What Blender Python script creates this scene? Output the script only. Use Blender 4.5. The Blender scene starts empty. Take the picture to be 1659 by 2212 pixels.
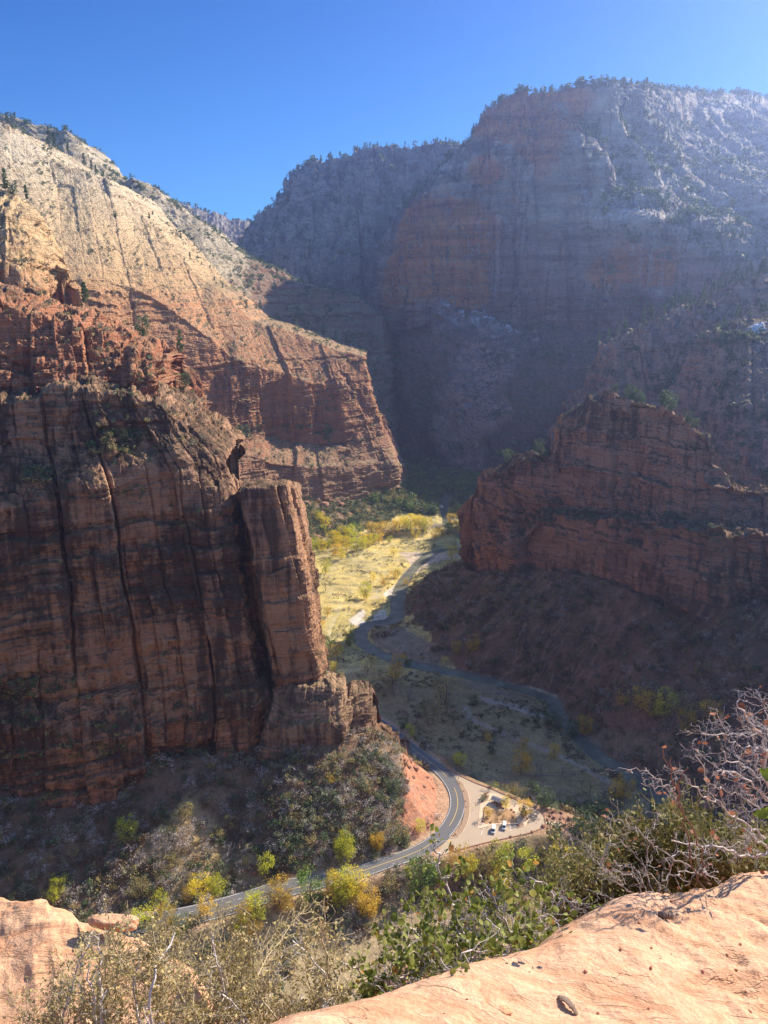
HAZE = 0.00012; EXPO = 1.42
import bpy, math, random
import numpy as np
from mathutils import Vector
R = math.radians
sc = bpy.context.scene
COL = sc.collection
rng = np.random.default_rng(11)
random.seed(5)

# ---------------------------------------------------------------- camera model
F_PX, CU, CV, PITCH, CAM_Z = 1663.0, 829.5, 1106.0, R(14.5), 300.0
CP, SP = math.cos(PITCH), math.sin(PITCH)
def pt(u, v, y):
    """point seen at (u, v) of the photograph, y metres ahead of the lookout"""
    a, b = (u-CU)/F_PX, (CV-v)/F_PX
    t = y/(CP+b*SP)
    return (a*t, y, CAM_Z+t*(b*CP-SP))
def gp(u, v, z=0.0):
    """point seen at (u, v) lying at height z"""
    a, b = (u-CU)/F_PX, (CV-v)/F_PX
    t = (z-CAM_Z)/(b*CP-SP)
    return (a*t, t*(CP+b*SP), z)
def crop(x0, y0, s):
    return lambda x, y: ((x0+x/s)/1.8228, (y0+y/s)/1.8228)
r4 = crop(1100, 1800, 1.5082); r7 = crop(1300, 2700, 1.3825); r5b = crop(2200, 2750, 2.0133)
r6b = crop(500, 3050, 1.659); r1b = crop(1700, 2950, 2.37); r2b = crop(1860, 3080, 6.9125)
r8 = crop(1200, 2000, 2.37)

# ---------------------------------------------------------------- noise
def _h(ix, iy, iz, seed):
    n = (ix.astype(np.int64)*374761393 + iy.astype(np.int64)*668265263 + iz.astype(np.int64)*2147483647 + seed*1274126177) & 0xFFFFFFFF
    n = ((n ^ (n >> 13))*1274126177) & 0xFFFFFFFF
    n = ((n ^ (n >> 16))*2246822519) & 0xFFFFFFFF
    return ((n ^ (n >> 15)) & 0xFFFFFF)/float(0xFFFFFF)
def vnoise(x, y, z, seed=0):
    x, y, z = np.broadcast_arrays(x, y, z)
    fx, fy, fz = np.floor(x), np.floor(y), np.floor(z)
    tx, ty, tz = x-fx, y-fy, z-fz
    tx = tx*tx*tx*(tx*(tx*6-15)+10); ty = ty*ty*ty*(ty*(ty*6-15)+10); tz = tz*tz*tz*(tz*(tz*6-15)+10)
    ix, iy, iz = fx.astype(np.int64), fy.astype(np.int64), fz.astype(np.int64)
    r = 0
    for dx in (0, 1):
        wx = tx if dx else 1-tx
        for dy in (0, 1):
            wy = ty if dy else 1-ty
            for dz in (0, 1):
                wz = tz if dz else 1-tz
                r = r + wx*wy*wz*_h(ix+dx, iy+dy, iz+dz, seed)
    return r*2-1
def fbm(x, y, z, octv=4, seed=0, gain=.5, lac=2.03):
    a, s, r = 1.0, 0.0, 0
    for o in range(octv):
        r = r + a*vnoise(x, y, z, seed+o*17); s += a
        a *= gain; x, y, z = x*lac+3.1, y*lac+1.7, z*lac+5.3
    return r/s*1.6
def cells(x, y, seed=0):
    """2-d Worley: id noise of nearest cell, distance to the cell border"""
    fx, fy = np.floor(x).astype(np.int64), np.floor(y).astype(np.int64)
    d1 = np.full(x.shape, 9.0); d2 = np.full(x.shape, 9.0); idn = np.zeros(x.shape)
    for dx in (-1, 0, 1):
        for dy in (-1, 0, 1):
            cx, cy = fx+dx, fy+dy
            px = cx+.1+.8*_h(cx, cy, cx*0, seed); py = cy+.1+.8*_h(cx, cy, cx*0, seed+7)
            d = np.hypot(px-x, py-y); h = _h(cx, cy, cx*0, seed+13)
            c = d < d1
            d2 = np.where(c, d1, np.minimum(d2, d)); idn = np.where(c, h, idn); d1 = np.where(c, d, d1)
    return idn*2-1, d2-d1
def sstep(a, b, x):
    t = np.clip((x-a)/(b-a), 0, 1); return t*t*(3-2*t)

# ---------------------------------------------------------------- objects
def tag(o, label=None, cat=None, group=None, kind=None):
    if label: o['label'] = label
    if cat: o['category'] = cat
    if group: o['group'] = group
    if kind: o['kind'] = kind
    return o
def empty(name, loc, rz=0, s=1.0):
    o = bpy.data.objects.new(name, None); COL.objects.link(o)
    o.location = loc; o.rotation_euler = (0, 0, rz); o.scale = (s, s, s)
    o.empty_display_size = .5
    return o
def mesh_np(name, V, Fc, mats=(), smooth=False, parent=None, midx=None, attrs=None, link=True):
    V = np.asarray(V, dtype=np.float32); me = bpy.data.meshes.new(name)
    if isinstance(Fc, np.ndarray):
        n, k = Fc.shape
        me.vertices.add(len(V)); me.vertices.foreach_set('co', V.ravel())
        me.loops.add(n*k); me.loops.foreach_set('vertex_index', Fc.astype(np.int32).ravel())
        me.polygons.add(n); me.polygons.foreach_set('loop_start', np.arange(0, n*k, k, dtype=np.int32))
        me.update(calc_edges=True)
    else:
        me.from_pydata([tuple(map(float, v)) for v in V], [], Fc); me.update()
    if smooth: me.polygons.foreach_set('use_smooth', np.ones(len(me.polygons), dtype=bool))
    for m in (mats if isinstance(mats, (list, tuple)) else [mats]): me.materials.append(m)
    if midx is not None: me.polygons.foreach_set('material_index', np.asarray(midx, dtype=np.int32))
    for k_, arr in (attrs or {}).items():
        if arr.ndim == 1:
            at = me.attributes.new(k_, 'FLOAT', 'POINT'); at.data.foreach_set('value', arr.astype(np.float32))
        else:
            at = me.attributes.new(k_, 'FLOAT_COLOR', 'POINT'); at.data.foreach_set('color', arr.astype(np.float32).ravel())
    if not link: return me
    o = bpy.data.objects.new(name, me); COL.objects.link(o)
    if parent: o.parent = parent
    return o
def obj_of(name, me, parent=None):
    o = bpy.data.objects.new(name, me); COL.objects.link(o)
    if parent: o.parent = parent
    return o
def grid_faces(ny, nx):
    i = np.arange(ny*nx).reshape(ny, nx)
    return np.stack([i[:-1, :-1], i[:-1, 1:], i[1:, 1:], i[1:, :-1]], -1).reshape(-1, 4)
def grid_normals(P):
    du = np.gradient(P, axis=1); dv = np.gradient(P, axis=0)
    n = np.cross(du, dv); l = np.linalg.norm(n, axis=-1, keepdims=True)
    return n/np.maximum(l, 1e-9)

class MB:
    """collects simple solids into one mesh"""
    def __init__(s): s.v = []; s.f = []
    def add(s, V, Fc):
        b = len(s.v); s.v += [tuple(map(float, v)) for v in V]; s.f += [tuple(i+b for i in f) for f in Fc]; return s
    def box(s, c, d, rz=0, tp=(1, 1)):
        x, y, z = c; a, b, h = d[0]/2, d[1]/2, d[2]/2; V = []
        for k, (sz) in enumerate((-h, h)):
            q = (1, 1) if k == 0 else tp
            for px, py in ((-a, -b), (a, -b), (a, b), (-a, b)):
                px *= q[0]; py *= q[1]
                V.append((x+px*math.cos(rz)-py*math.sin(rz), y+px*math.sin(rz)+py*math.cos(rz), z+sz))
        return s.add(V, [(0, 3, 2, 1), (4, 5, 6, 7), (0, 1, 5, 4), (1, 2, 6, 5), (2, 3, 7, 6), (3, 0, 4, 7)])
    def tube(s, pts, rad, n=6, cap=True):
        pts = [Vector(p) for p in pts]; rad = rad if hasattr(rad, '__len__') else [rad]*len(pts); V = []; Fc = []
        for i, p in enumerate(pts):
            d = (pts[min(i+1, len(pts)-1)]-pts[max(i-1, 0)]).normalized()
            a = d.orthogonal().normalized() if abs(d.z) < .95 else Vector((1, 0, 0)).cross(d).normalized()
            if i and a.dot(pa) < 0: a = -a
            pa = a; b = d.cross(a)
            for k in range(n):
                t = 2*math.pi*k/n; V.append(p+(a*math.cos(t)+b*math.sin(t))*rad[i])
        for i in range(len(pts)-1):
            for k in range(n):
                Fc.append((i*n+k, i*n+(k+1) % n, (i+1)*n+(k+1) % n, (i+1)*n+k))
        if cap: Fc += [tuple(range(n-1, -1, -1)), tuple((len(pts)-1)*n+k for k in range(n))]
        return s.add(V, Fc)
    def prism(s, poly, z0, z1):
        n = len(poly); V = [(x, y, z0) for x, y in poly]+[(x, y, z1) for x, y in poly]
        return s.add(V, [tuple(range(n-1, -1, -1)), tuple(range(n, 2*n))]+[(i, (i+1) % n, n+(i+1) % n, n+i) for i in range(n)])
    def build(s, name, mat, parent=None, smooth=False, bevel=0, link=True):
        me = bpy.data.meshes.new(name); me.from_pydata(s.v, [], s.f); me.update()
        if smooth: me.polygons.foreach_set('use_smooth', [True]*len(me.polygons))
        me.materials.append(mat)
        if not link: return me
        o = bpy.data.objects.new(name, me); COL.objects.link(o)
        if parent: o.parent = parent
        if bevel:
            m = o.modifiers.new('b', 'BEVEL'); m.width = bevel; m.segments = 2
        return o

# ---------------------------------------------------------------- materials
class NT:
    def __init__(s, name):
        s.m = bpy.data.materials.new(name); s.m.use_nodes = True; s.t = s.m.node_tree; s.t.nodes.clear()
        s.out = s.n('ShaderNodeOutputMaterial'); s.b = s.n('ShaderNodeBsdfPrincipled')
        s.t.links.new(s.b.outputs[0], s.out.inputs[0]); s.b.inputs['Specular IOR Level'].default_value = .25
        s.b.inputs['Roughness'].default_value = .9
        s.co = s.n('ShaderNodeTexCoord').outputs['Object']
    def n(s, t): return s.t.nodes.new(t)
    def link(s, a, b): s.t.links.new(a, b)
    def _s(s, sock, v):
        if isinstance(v, bpy.types.NodeSocket): s.link(v, sock)
        else:
            if sock.type == 'RGBA' and len(v) == 3: v = (*v, 1)
            sock.default_value = v
    def map(s, sc_=(1, 1, 1), loc=(0, 0, 0), rot=(0, 0, 0), v=None):
        m = s.n('ShaderNodeMapping'); s.link(v or s.co, m.inputs[0])
        m.inputs['Scale'].default_value = sc_; m.inputs['Location'].default_value = loc; m.inputs['Rotation'].default_value = rot
        return m.outputs[0]
    def noise(s, v, scale=1, det=4, rough=.5, dist=0, out='Fac'):
        n = s.n('ShaderNodeTexNoise'); s._s(n.inputs['Vector'], v); n.inputs['Scale'].default_value = scale
        n.inputs['Detail'].default_value = det; n.inputs['Roughness'].default_value = rough; n.inputs['Distortion'].default_value = dist
        return n.outputs[out]
    def voro(s, v, scale=1, feat='F1', out='Distance', rnd=1):
        n = s.n('ShaderNodeTexVoronoi'); n.feature = feat; s._s(n.inputs['Vector'], v); n.inputs['Scale'].default_value = scale
        n.inputs['Randomness'].default_value = rnd
        return n.outputs[out]
    def ramp(s, f, stops, mode='LINEAR'):
        n = s.n('ShaderNodeValToRGB'); s._s(n.inputs[0], f); r = n.color_ramp; r.interpolation = mode
        while len(r.elements) < len(stops): r.elements.new(.5)
        for e, (p, c) in zip(r.elements, stops):
            e.position = p; c = (c, c, c) if not hasattr(c, '__len__') else c; e.color = (*c, 1)
        return n.outputs[0]
    def mix(s, f, a, b, mode='MIX'):
        n = s.n('ShaderNodeMix'); n.data_type = 'RGBA'; n.blend_type = mode
        s._s(n.inputs[0], f); s._s(n.inputs[6], a); s._s(n.inputs[7], b); return n.outputs[2]
    def math(s, op, a, b=0, clamp=False):
        n = s.n('ShaderNodeMath'); n.operation = op; n.use_clamp = clamp; s._s(n.inputs[0], a); s._s(n.inputs[1], b); return n.outputs[0]
    def rng(s, v, a, b, c=0, d=1):
        n = s.n('ShaderNodeMapRange'); s._s(n.inputs[0], v)
        for i, q in enumerate((a, b, c, d)): s._s(n.inputs[i+1], q)
        return n.outputs[0]
    def sep(s, v):
        n = s.n('ShaderNodeSeparateXYZ'); s.link(v, n.inputs[0]); return n.outputs
    def comb(s, x, y, z):
        n = s.n('ShaderNodeCombineXYZ')
        for i, q in enumerate((x, y, z)): s._s(n.inputs[i], q)
        return n.outputs[0]
    def nz(s):
        g = s.n('ShaderNodeNewGeometry'); return s.sep(g.outputs['Normal'])[2]
    def attr(s, name, out='Fac'):
        a = s.n('ShaderNodeAttribute'); a.attribute_name = name; return a.outputs[out]
    def bump(s, h, dist=1, strength=.5, nrm=None):
        n = s.n('ShaderNodeBump'); s._s(n.inputs['Height'], h); n.inputs['Distance'].default_value = dist
        n.inputs['Strength'].default_value = strength
        if nrm: s.link(nrm, n.inputs['Normal'])
        return n.outputs[0]
    def fin(s, col, nrm=None, rough=None, spec=None, metal=None):
        s._s(s.b.inputs['Base Color'], col)
        if nrm: s.link(nrm, s.b.inputs['Normal'])
        if rough is not None: s._s(s.b.inputs['Roughness'], rough)
        if spec is not None: s.b.inputs['Specular IOR Level'].default_value = spec
        if metal is not None: s.b.inputs['Metallic'].default_value = metal
        return s.m
def plain(name, col, rough=.7, var=.15, scale=8, metal=0, spec=.4):
    t = NT(name); f = t.noise(t.co, scale, 4, .6)
    c = t.mix(f, tuple(x*(1-var) for x in col), tuple(min(1, x*(1+var)) for x in col))
    return t.fin(c, rough=rough, metal=metal, spec=spec)
def leaf_mat(name, c1, c2, c3, trans=.25):
    """foliage: each face its own tone"""
    t = NT(name); g = t.n('ShaderNodeNewGeometry'); oi = t.n('ShaderNodeObjectInfo')
    c = t.ramp(g.outputs['Random Per Island'], [(0, c1), (.5, c2), (1, c3)])
    v = t.rng(oi.outputs['Random'], 0, 1, .78, 1.22)
    c = t.mix(1, c, t.comb(v, v, v), 'MULTIPLY')
    t.fin(c, rough=.6, spec=.2)
    if trans:
        tr = t.n('ShaderNodeBsdfTranslucent'); t._s(tr.inputs[0], c); mx = t.n('ShaderNodeMixShader'); mx.inputs[0].default_value = trans
        t.link(t.b.outputs[0], mx.inputs[1]); t.link(tr.outputs[0], mx.inputs[2]); t.link(mx.outputs[0], t.out.inputs[0])
    return t.m
# ---------------------------------------------------------------- rock materials
def rock_mat(name, bands, z0, z1, varnish=.5, vcol=(.035, .022, .02), strata=.12, veg=.5, soil=(.20, .13, .075), vegc=(.05, .06, .025),
             tilt=(0, 0), sscale=1.0, patch=None, snow=(), blotch=.5, bump=1.0, vegz=(.45, .75), light=None, streak=1.0):
    """layered sandstone: bands = colours by height; desert varnish; soil and scrub on ledges"""
    t = NT(name); x, y, z = t.sep(t.co)
    w = t.noise(t.co, .012, 4, .55)
    zz = t.math('ADD', z, t.math('MULTIPLY', t.math('SUBTRACT', w, .5), 46.0))
    zz = t.math('ADD', zz, t.math('ADD', t.math('MULTIPLY', x, tilt[0]), t.math('MULTIPLY', y, tilt[1])))
    base = t.ramp(t.rng(zz, z0, z1), bands)
    # large blotches of paler and darker stone
    bl = t.noise(t.map((.02, .02, .012)), 1, 5, .6, 1.0)
    base = t.mix(t.rng(bl, .35, .7, 0, blotch), base, t.mix(.5, base, (.52, .24, .13) if light is None else light))
    # bedding
    st = t.noise(t.map((.02*sscale, .02*sscale, .9*sscale)), 1, 6, .68, .6)
    base = t.mix(1, base, t.ramp(st, [(.25, 1-strata*2.6), (.45, 1-strata*.5), (.58, 1.0+strata), (.8, 1-strata*1.4)]), 'MULTIPLY')
    st2 = t.noise(t.map((.05*sscale, .05*sscale, 3.0*sscale)), 1, 3, .6, .4)
    base = t.mix(1, base, t.ramp(st2, [(.3, 1-strata*1.5), (.6, 1.0+strata*.6)]), 'MULTIPLY')
    # desert varnish: vertical streaks inside broad patches
    vs = t.noise(t.map((.16*streak, .16*streak, .008)), 1, 5, .62, .25)
    vp = t.noise(t.map((.014, .014, .02), (5, 2, 9)), 1, 4, .6)
    vf = t.math('ADD', t.math('MULTIPLY', vs, .62), t.math('MULTIPLY', vp, .62))
    vh = t.noise(t.map((.03, .03, .35), (1, 7, 3)), 1, 4, .6)
    vf = t.math('ADD', vf, t.math('MULTIPLY', t.math('SUBTRACT', vh, .5), .22))
    lo = .74-.26*varnish
    base = t.mix(t.rng(vf, lo, lo+.11, 0, .8 if varnish > 0 else 0), base, vcol)
    # pale mineral streaks
    ps = t.noise(t.map((.33*streak, .33*streak, .015), (8, 1, 4)), 1, 4, .6)
    base = t.mix(t.rng(ps, .64, .74, 0, .4), base, (.52, .34, .24) if light is None else light)
    if patch: base = patch(t, base)
    nzv = t.nz()
    # soil and scrub on ledges
    vn = t.noise(t.co, .16, 5, .65)
    k = t.math('ADD', nzv, t.math('MULTIPLY', t.math('SUBTRACT', vn, .5), .9))
    base = t.mix(t.rng(k, vegz[0], vegz[1], 0, veg), base, soil)
    vv = t.noise(t.co, .33, 4, .7)
    vm = t.math('MULTIPLY', t.rng(k, vegz[0], vegz[1]), t.rng(vv, .48, .58, 0, veg))
    base = t.mix(vm, base, vegc)
    if snow:
        sn = t.noise(t.co, .05, 6, .75); far_ = None
        for (u_, v_, y_, r_) in snow:
            P_ = pt(u_, v_, y_); n_ = t.n('ShaderNodeVectorMath'); n_.operation = 'DISTANCE'
            t.link(t.co, n_.inputs[0]); n_.inputs[1].default_value = P_
            g_ = t.rng(n_.outputs['Value'], r_, r_*.3); far_ = g_ if far_ is None else t.math('MAXIMUM', far_, g_)
        base = t.mix(t.math('MULTIPLY', far_, t.math('MULTIPLY', t.rng(sn, .50, .55), t.rng(nzv, .15, .4))), base, (.78, .82, .9))
    # relief too fine for the mesh: joints, bedding, pitting
    h = t.math('ADD', t.math('MULTIPLY', t.noise(t.map((.12, .12, 1.1)), 1, 6, .65, .5), 1.1),
               t.math('MULTIPLY', t.noise(t.map((.5, .5, .22)), 1, 6, .65, .3), 1.0))
    cr = t.voro(t.map((.12, .12, .05)), 1, 'DISTANCE_TO_EDGE')
    h = t.math('ADD', h, t.rng(cr, 0, .05, -.35, 0))
    return t.fin(base, t.bump(h, 2.2*bump, .8), rough=.95, spec=.1)

def blob(t, centres, edge=.5, nsc=.02, amt=.5):
    """mask of the places where the stone itself differs"""
    sn = t.noise(t.co, nsc, 6, .7); m = None
    for (u_, v_, y_, r_) in centres:
        n_ = t.n('ShaderNodeVectorMath'); n_.operation = 'DISTANCE'; t.link(t.co, n_.inputs[0]); n_.inputs[1].default_value = pt(u_, v_, y_)
        g_ = t.rng(n_.outputs['Value'], r_*1.4, r_*.3); m = g_ if m is None else t.math('MAXIMUM', m, g_)
    return t.rng(t.math('ADD', m, t.math('MULTIPLY', t.math('SUBTRACT', sn, .5), amt*2)), edge-.12, edge+.12)
# ---------------------------------------------------------------- rock masses
def blocks(s, z, w, h, seed):
    """joint-bounded blocks: straight upright joints, broken at uneven heights; value of the block, metres to its joint"""
    q = s/w; f = np.floor(q).astype(np.int64); o = f*0
    c = [(f+k)+-.05+1.1*_h(f+k, o, o, seed) for k in (-1, 0, 1)]
    D = np.abs(np.stack([q-x for x in c])); i = D.argmin(0); ds = np.sort(D, 0); cell = f+i-1
    r = z/h+_h(cell, o, o, seed+2)*7; fr = np.floor(r).astype(np.int64)
    top = r-fr+.0; br = .12+.5*_h(cell, fr, o, seed+5)
    lev = fr+(top > br+.3)
    return _h(cell, lev, o, seed+9)*2-1, (ds[1]-ds[0])*.5*w
SURF = {}
def mass(name, stations, mat, res=(300, 300), smooth=6, back=120, backup=10, amp=1.0, col=(28, 90), fiss=1.0, strata=1.0, rough=1.0,
         seed=0, label=None, bulge=1.0, comb=1.0, xbed=0.0, rib=0, step=1.0, combz=None):
    """a rock wall lofted through stations (foot ... rim), carried over the top and down its back"""
    S = np.array([[pt(*p) for p in st] for st in stations], dtype=float)          # station, row, xyz
    # extend below the foot, and back over the plateau
    bot = S[:, :1].copy(); bot[:, 0, 2] -= 45; bot[:, 0, 1] -= 4
    top = S[:, -1]
    b1 = top.copy(); b1[:, 1] += back*.45; b1[:, 2] += backup
    b2 = top.copy(); b2[:, 1] += back; b2[:, 2] += backup*.3
    b3 = b2.copy(); b3[:, 1] += 30; b3[:, 2] = np.minimum(S[:, 0, 2]-60, -30)
    S = np.concatenate([bot, S, b1[:, None], b2[:, None], b3[:, None]], 1)
    n_front = len(stations[0])+1
    # row parameter by mean length, denser on the front
    dl = np.linalg.norm(np.diff(S, axis=1), axis=2).mean(0)
    wgt = np.ones(len(dl)); wgt[n_front-1:] = .3; wgt[-1] = .05; wgt[0] = .35
    rt = np.concatenate([[0], np.cumsum(dl*wgt)]); ct = np.concatenate([[0], np.cumsum(np.linalg.norm(np.diff(S, axis=0), axis=2).mean(1))])
    ny, nx = res
    q = np.linspace(0, rt[-1], ny); p = np.linspace(0, ct[-1], nx)
    G = np.empty((len(S), ny, 3))
    for i in range(len(S)):
        for k in range(3): G[i, :, k] = np.interp(q, rt, S[i, :, k])
    P = np.empty((ny, nx, 3))
    for j in range(ny):
        for k in range(3): P[j, :, k] = np.interp(p, ct, G[:, j, k])
    for _ in range(smooth):
        Q = P.copy(); Q[1:-1] = (P[:-2]+2*P[1:-1]+P[2:])/4; P = Q.copy(); P[:, 1:-1] = (Q[:, :-2]+2*Q[:, 1:-1]+Q[:, 2:])/4
    # arc length and surface height as the frame of the relief
    N = grid_normals(P)
    if (N[ny//3, :, 1]).mean() > 0: N = -N
    for _ in range(5):
        N[1:-1] = (N[:-2]+N[1:-1]+N[2:])/3; N[:, 1:-1] = (N[:, :-2]+N[:, 1:-1]+N[:, 2:])/3
    N /= np.linalg.norm(N, axis=2, keepdims=True)+1e-9
    s = np.concatenate([[0], np.cumsum(np.hypot(np.diff(P[ny//3, :, 0]), np.diff(P[ny//3, :, 1])))])[None, :]+0*P[..., 0]
    X, Y, Z = P[..., 0], P[..., 1], P[..., 2]
    steep = 1-np.abs(N[..., 2])
    w1 = fbm(s/60, Z/60, X*0+seed, 4, seed+1)
    big = fbm(s/(col[0]*3.0)+.3*w1, Z/(col[1]*3.5), X*0, 4, seed+2)*9*bulge
    sw = s+.06*Z+2.5*w1
    b1, e1 = blocks(sw, Z+8*w1, col[0], col[1], seed+3)
    b2, e2 = blocks(sw+1.0*fbm(s/11, Z/14, X*0, 3, seed+31), Z+4*w1, col[0]*.36, col[1]*.33, seed+4)
    b3, e3 = blocks(sw+1.2*fbm(s/5, Z/6, X*0, 3, seed+32), Z+3*w1, col[0]*.13, col[1]*.09, seed+5)
    if combz: comb = comb+(1-comb)*sstep(combz[1], combz[0], Z)
    cm = .45+.9*sstep(.35, .65, vnoise(s/80, Z/50, X*0, seed+23)*.5+.5)
    d = big + b1*6.5*(.4+.6*comb) + (b2*2.4 + b3*.95)*comb*cm
    m1 = sstep(.52, .68, vnoise(s/38, Z/75, X*0, seed+21)*.5+.5)
    jit = .6*fbm(s/3, Z/9, X*0, 3, seed+33)
    d -= fiss*5.5*m1*np.exp(-((e1+.35*jit)/(.9*amp**.5))**2) + fiss*1.8*np.exp(-((e2+.2*jit)/.55)**2)*sstep(.50, .66, vnoise(s/30, Z/50, X*0, seed+22)*.5+.5)
    # bedding ledges
    zz = Z+6*w1+1.5*fbm(s/9, Z/9, X*0, 2, seed+6)+5*fbm(X*0, Z/14, X*0+seed, 3, seed+51)
    lay = np.floor(zz/5.5); fr = zz/5.5-lay
    l1 = _h(lay.astype(np.int64), lay.astype(np.int64)*0, lay.astype(np.int64)*0, seed+8)
    l2 = _h(lay.astype(np.int64)+1, lay.astype(np.int64)*0, lay.astype(np.int64)*0, seed+8)
    d += strata*1.9*((l1+(l2-l1)*sstep(.86, 1, fr))*2-1)
    lay = np.floor(zz/1.7); l1 = _h(lay.astype(np.int64), lay.astype(np.int64)*0, lay.astype(np.int64)*0, seed+9)
    d += strata*.55*(l1*2-1)
    if xbed:
        xi, _ = cells(s/70+.3*w1, Z/26+.5*w1, seed+40)
        q_ = (Z+xi*.45*s)/2.6+1.2*w1; lay = np.floor(q_).astype(np.int64); o_ = lay*0
        d += xbed*(.9*(_h(lay, o_, o_, seed+41)-.5)+.8*(q_-lay-.5))
    d += rough*(1.6*fbm(X/14, Y/14, Z/14, 5, seed+10, .55)+.5*fbm(X/3, Y/3, Z/3, 3, seed+11))
    d = d*amp*(.25+.75*steep)
    if rib:
        rw = np.linspace(0, 1, ny)[:, None]/(rt[n_front-1]/rt[-1]); rx = sstep(250, 420, X)*(1-sstep(.80, .98, rw)); d = d+rib*rx*(fbm((X*.9+Z*.5)/110, (Z-X*.2)/260, X*0, 3, seed+60)*1.2)
    # taper relief at the buried ends
    P = P+N*d[..., None]
    ca_, _ = cells(X/11+.3*w1, Y/9, seed+14); cb_, _ = cells(X/3.6, Y/3.2, seed+15)
    rf_ = 1 if not rib else 1-.8*sstep(.85, .97, np.linspace(0, 1, ny)[:, None]/(rt[n_front-1]/rt[-1]))
    P[..., 2] += rf_*amp*sstep(.0, .6, 1-steep)*(1.5*fbm(X/8, Y/8, Z*0, 4, seed+12)+step*(2.6*ca_+1.1*cb_))
    o = mesh_np(name, P.reshape(-1, 3), grid_faces(ny, nx), [mat], smooth=False)
    tag(o, label, None, None, 'structure')
    SURF.setdefault(name+str(seed), None); SURF[name+str(seed)] = (P, grid_normals(P), n_front/len(rt))
    return o
RED = (.33, .13, .075); BRN = (.22, .105, .065); ORG = (.42, .21, .115); TAN = (.46, .33, .205); PALE = (.50, .43, .33); CREAM = (.58, .49, .36); GREY = (.36, .35, .34); PINK = (.38, .24, .19)
m_near = rock_mat('brown_sandstone', [(0, (.38, .15, .08)), (.25, (.37, .205, .12)), (.6, (.36, .21, .13)), (.85, (.40, .24, .15)), (1, (.48, .32, .20))], 20, 290, varnish=.64, vcol=(.042, .028, .026), veg=.5, blotch=.75, light=(.66, .34, .17), strata=.13,
                  soil=(.17, .115, .065), vegc=(.035, .04, .02))
m_butte = rock_mat('butte_sandstone', [(0, (.46, .22, .13)), (.3, (.35, .20, .135)), (.7, (.37, .215, .145)), (1, (.44, .29, .20))], 40, 230, varnish=.5, vcol=(.06, .042, .04), light=(.66, .36, .2), veg=.7, blotch=.4, strata=.14,
                   soil=(.15, .10, .06), vegc=(.04, .045, .022))
m_left = rock_mat('banded_sandstone', [(0, (.36, .21, .14)), (.2, (.42, .19, .10)), (.42, (.50, .24, .12)), (.60, (.54, .28, .14)), (.66, (.58, .38, .20)), (.82, (.62, .46, .27)), (1, (.62, .54, .40))], 60, 480,
                  varnish=.34, vcol=(.16, .085, .055), veg=.7, strata=.13, blotch=.3, soil=(.36, .27, .16), vegc=(.07, .075, .035), light=(.60, .40, .25))
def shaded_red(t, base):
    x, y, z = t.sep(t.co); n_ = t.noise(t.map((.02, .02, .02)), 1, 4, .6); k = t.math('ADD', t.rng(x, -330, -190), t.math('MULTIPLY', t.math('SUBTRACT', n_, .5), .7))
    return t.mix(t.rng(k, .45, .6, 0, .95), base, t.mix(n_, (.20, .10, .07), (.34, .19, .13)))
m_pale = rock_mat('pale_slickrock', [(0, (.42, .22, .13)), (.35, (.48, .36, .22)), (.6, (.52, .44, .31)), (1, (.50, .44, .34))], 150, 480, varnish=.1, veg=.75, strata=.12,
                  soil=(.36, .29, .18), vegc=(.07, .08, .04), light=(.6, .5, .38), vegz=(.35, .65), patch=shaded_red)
def fluted(t, base):
    vs = t.noise(t.map((.03, .03, .002)), 1, 6, .68); base = t.mix(t.rng(vs, .52, .60, 0, .85), base, (.14, .12, .12)); base = t.mix(t.rng(vs, .44, .36, 0, .8), base, (.68, .60, .50)); return base
m_far = rock_mat('grey_sandstone', [(0, (.36, .23, .18)), (.35, (.46, .33, .27)), (.6, (.54, .48, .43)), (1, (.60, .56, .50))], 100, 760, varnish=.1, veg=.8, strata=.10, sscale=.5, streak=.4,
                 soil=(.30, .26, .2), vegc=(.05, .065, .05), light=(.50, .42, .34), bump=4.5, vegz=(.4, .7), patch=fluted)
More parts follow.
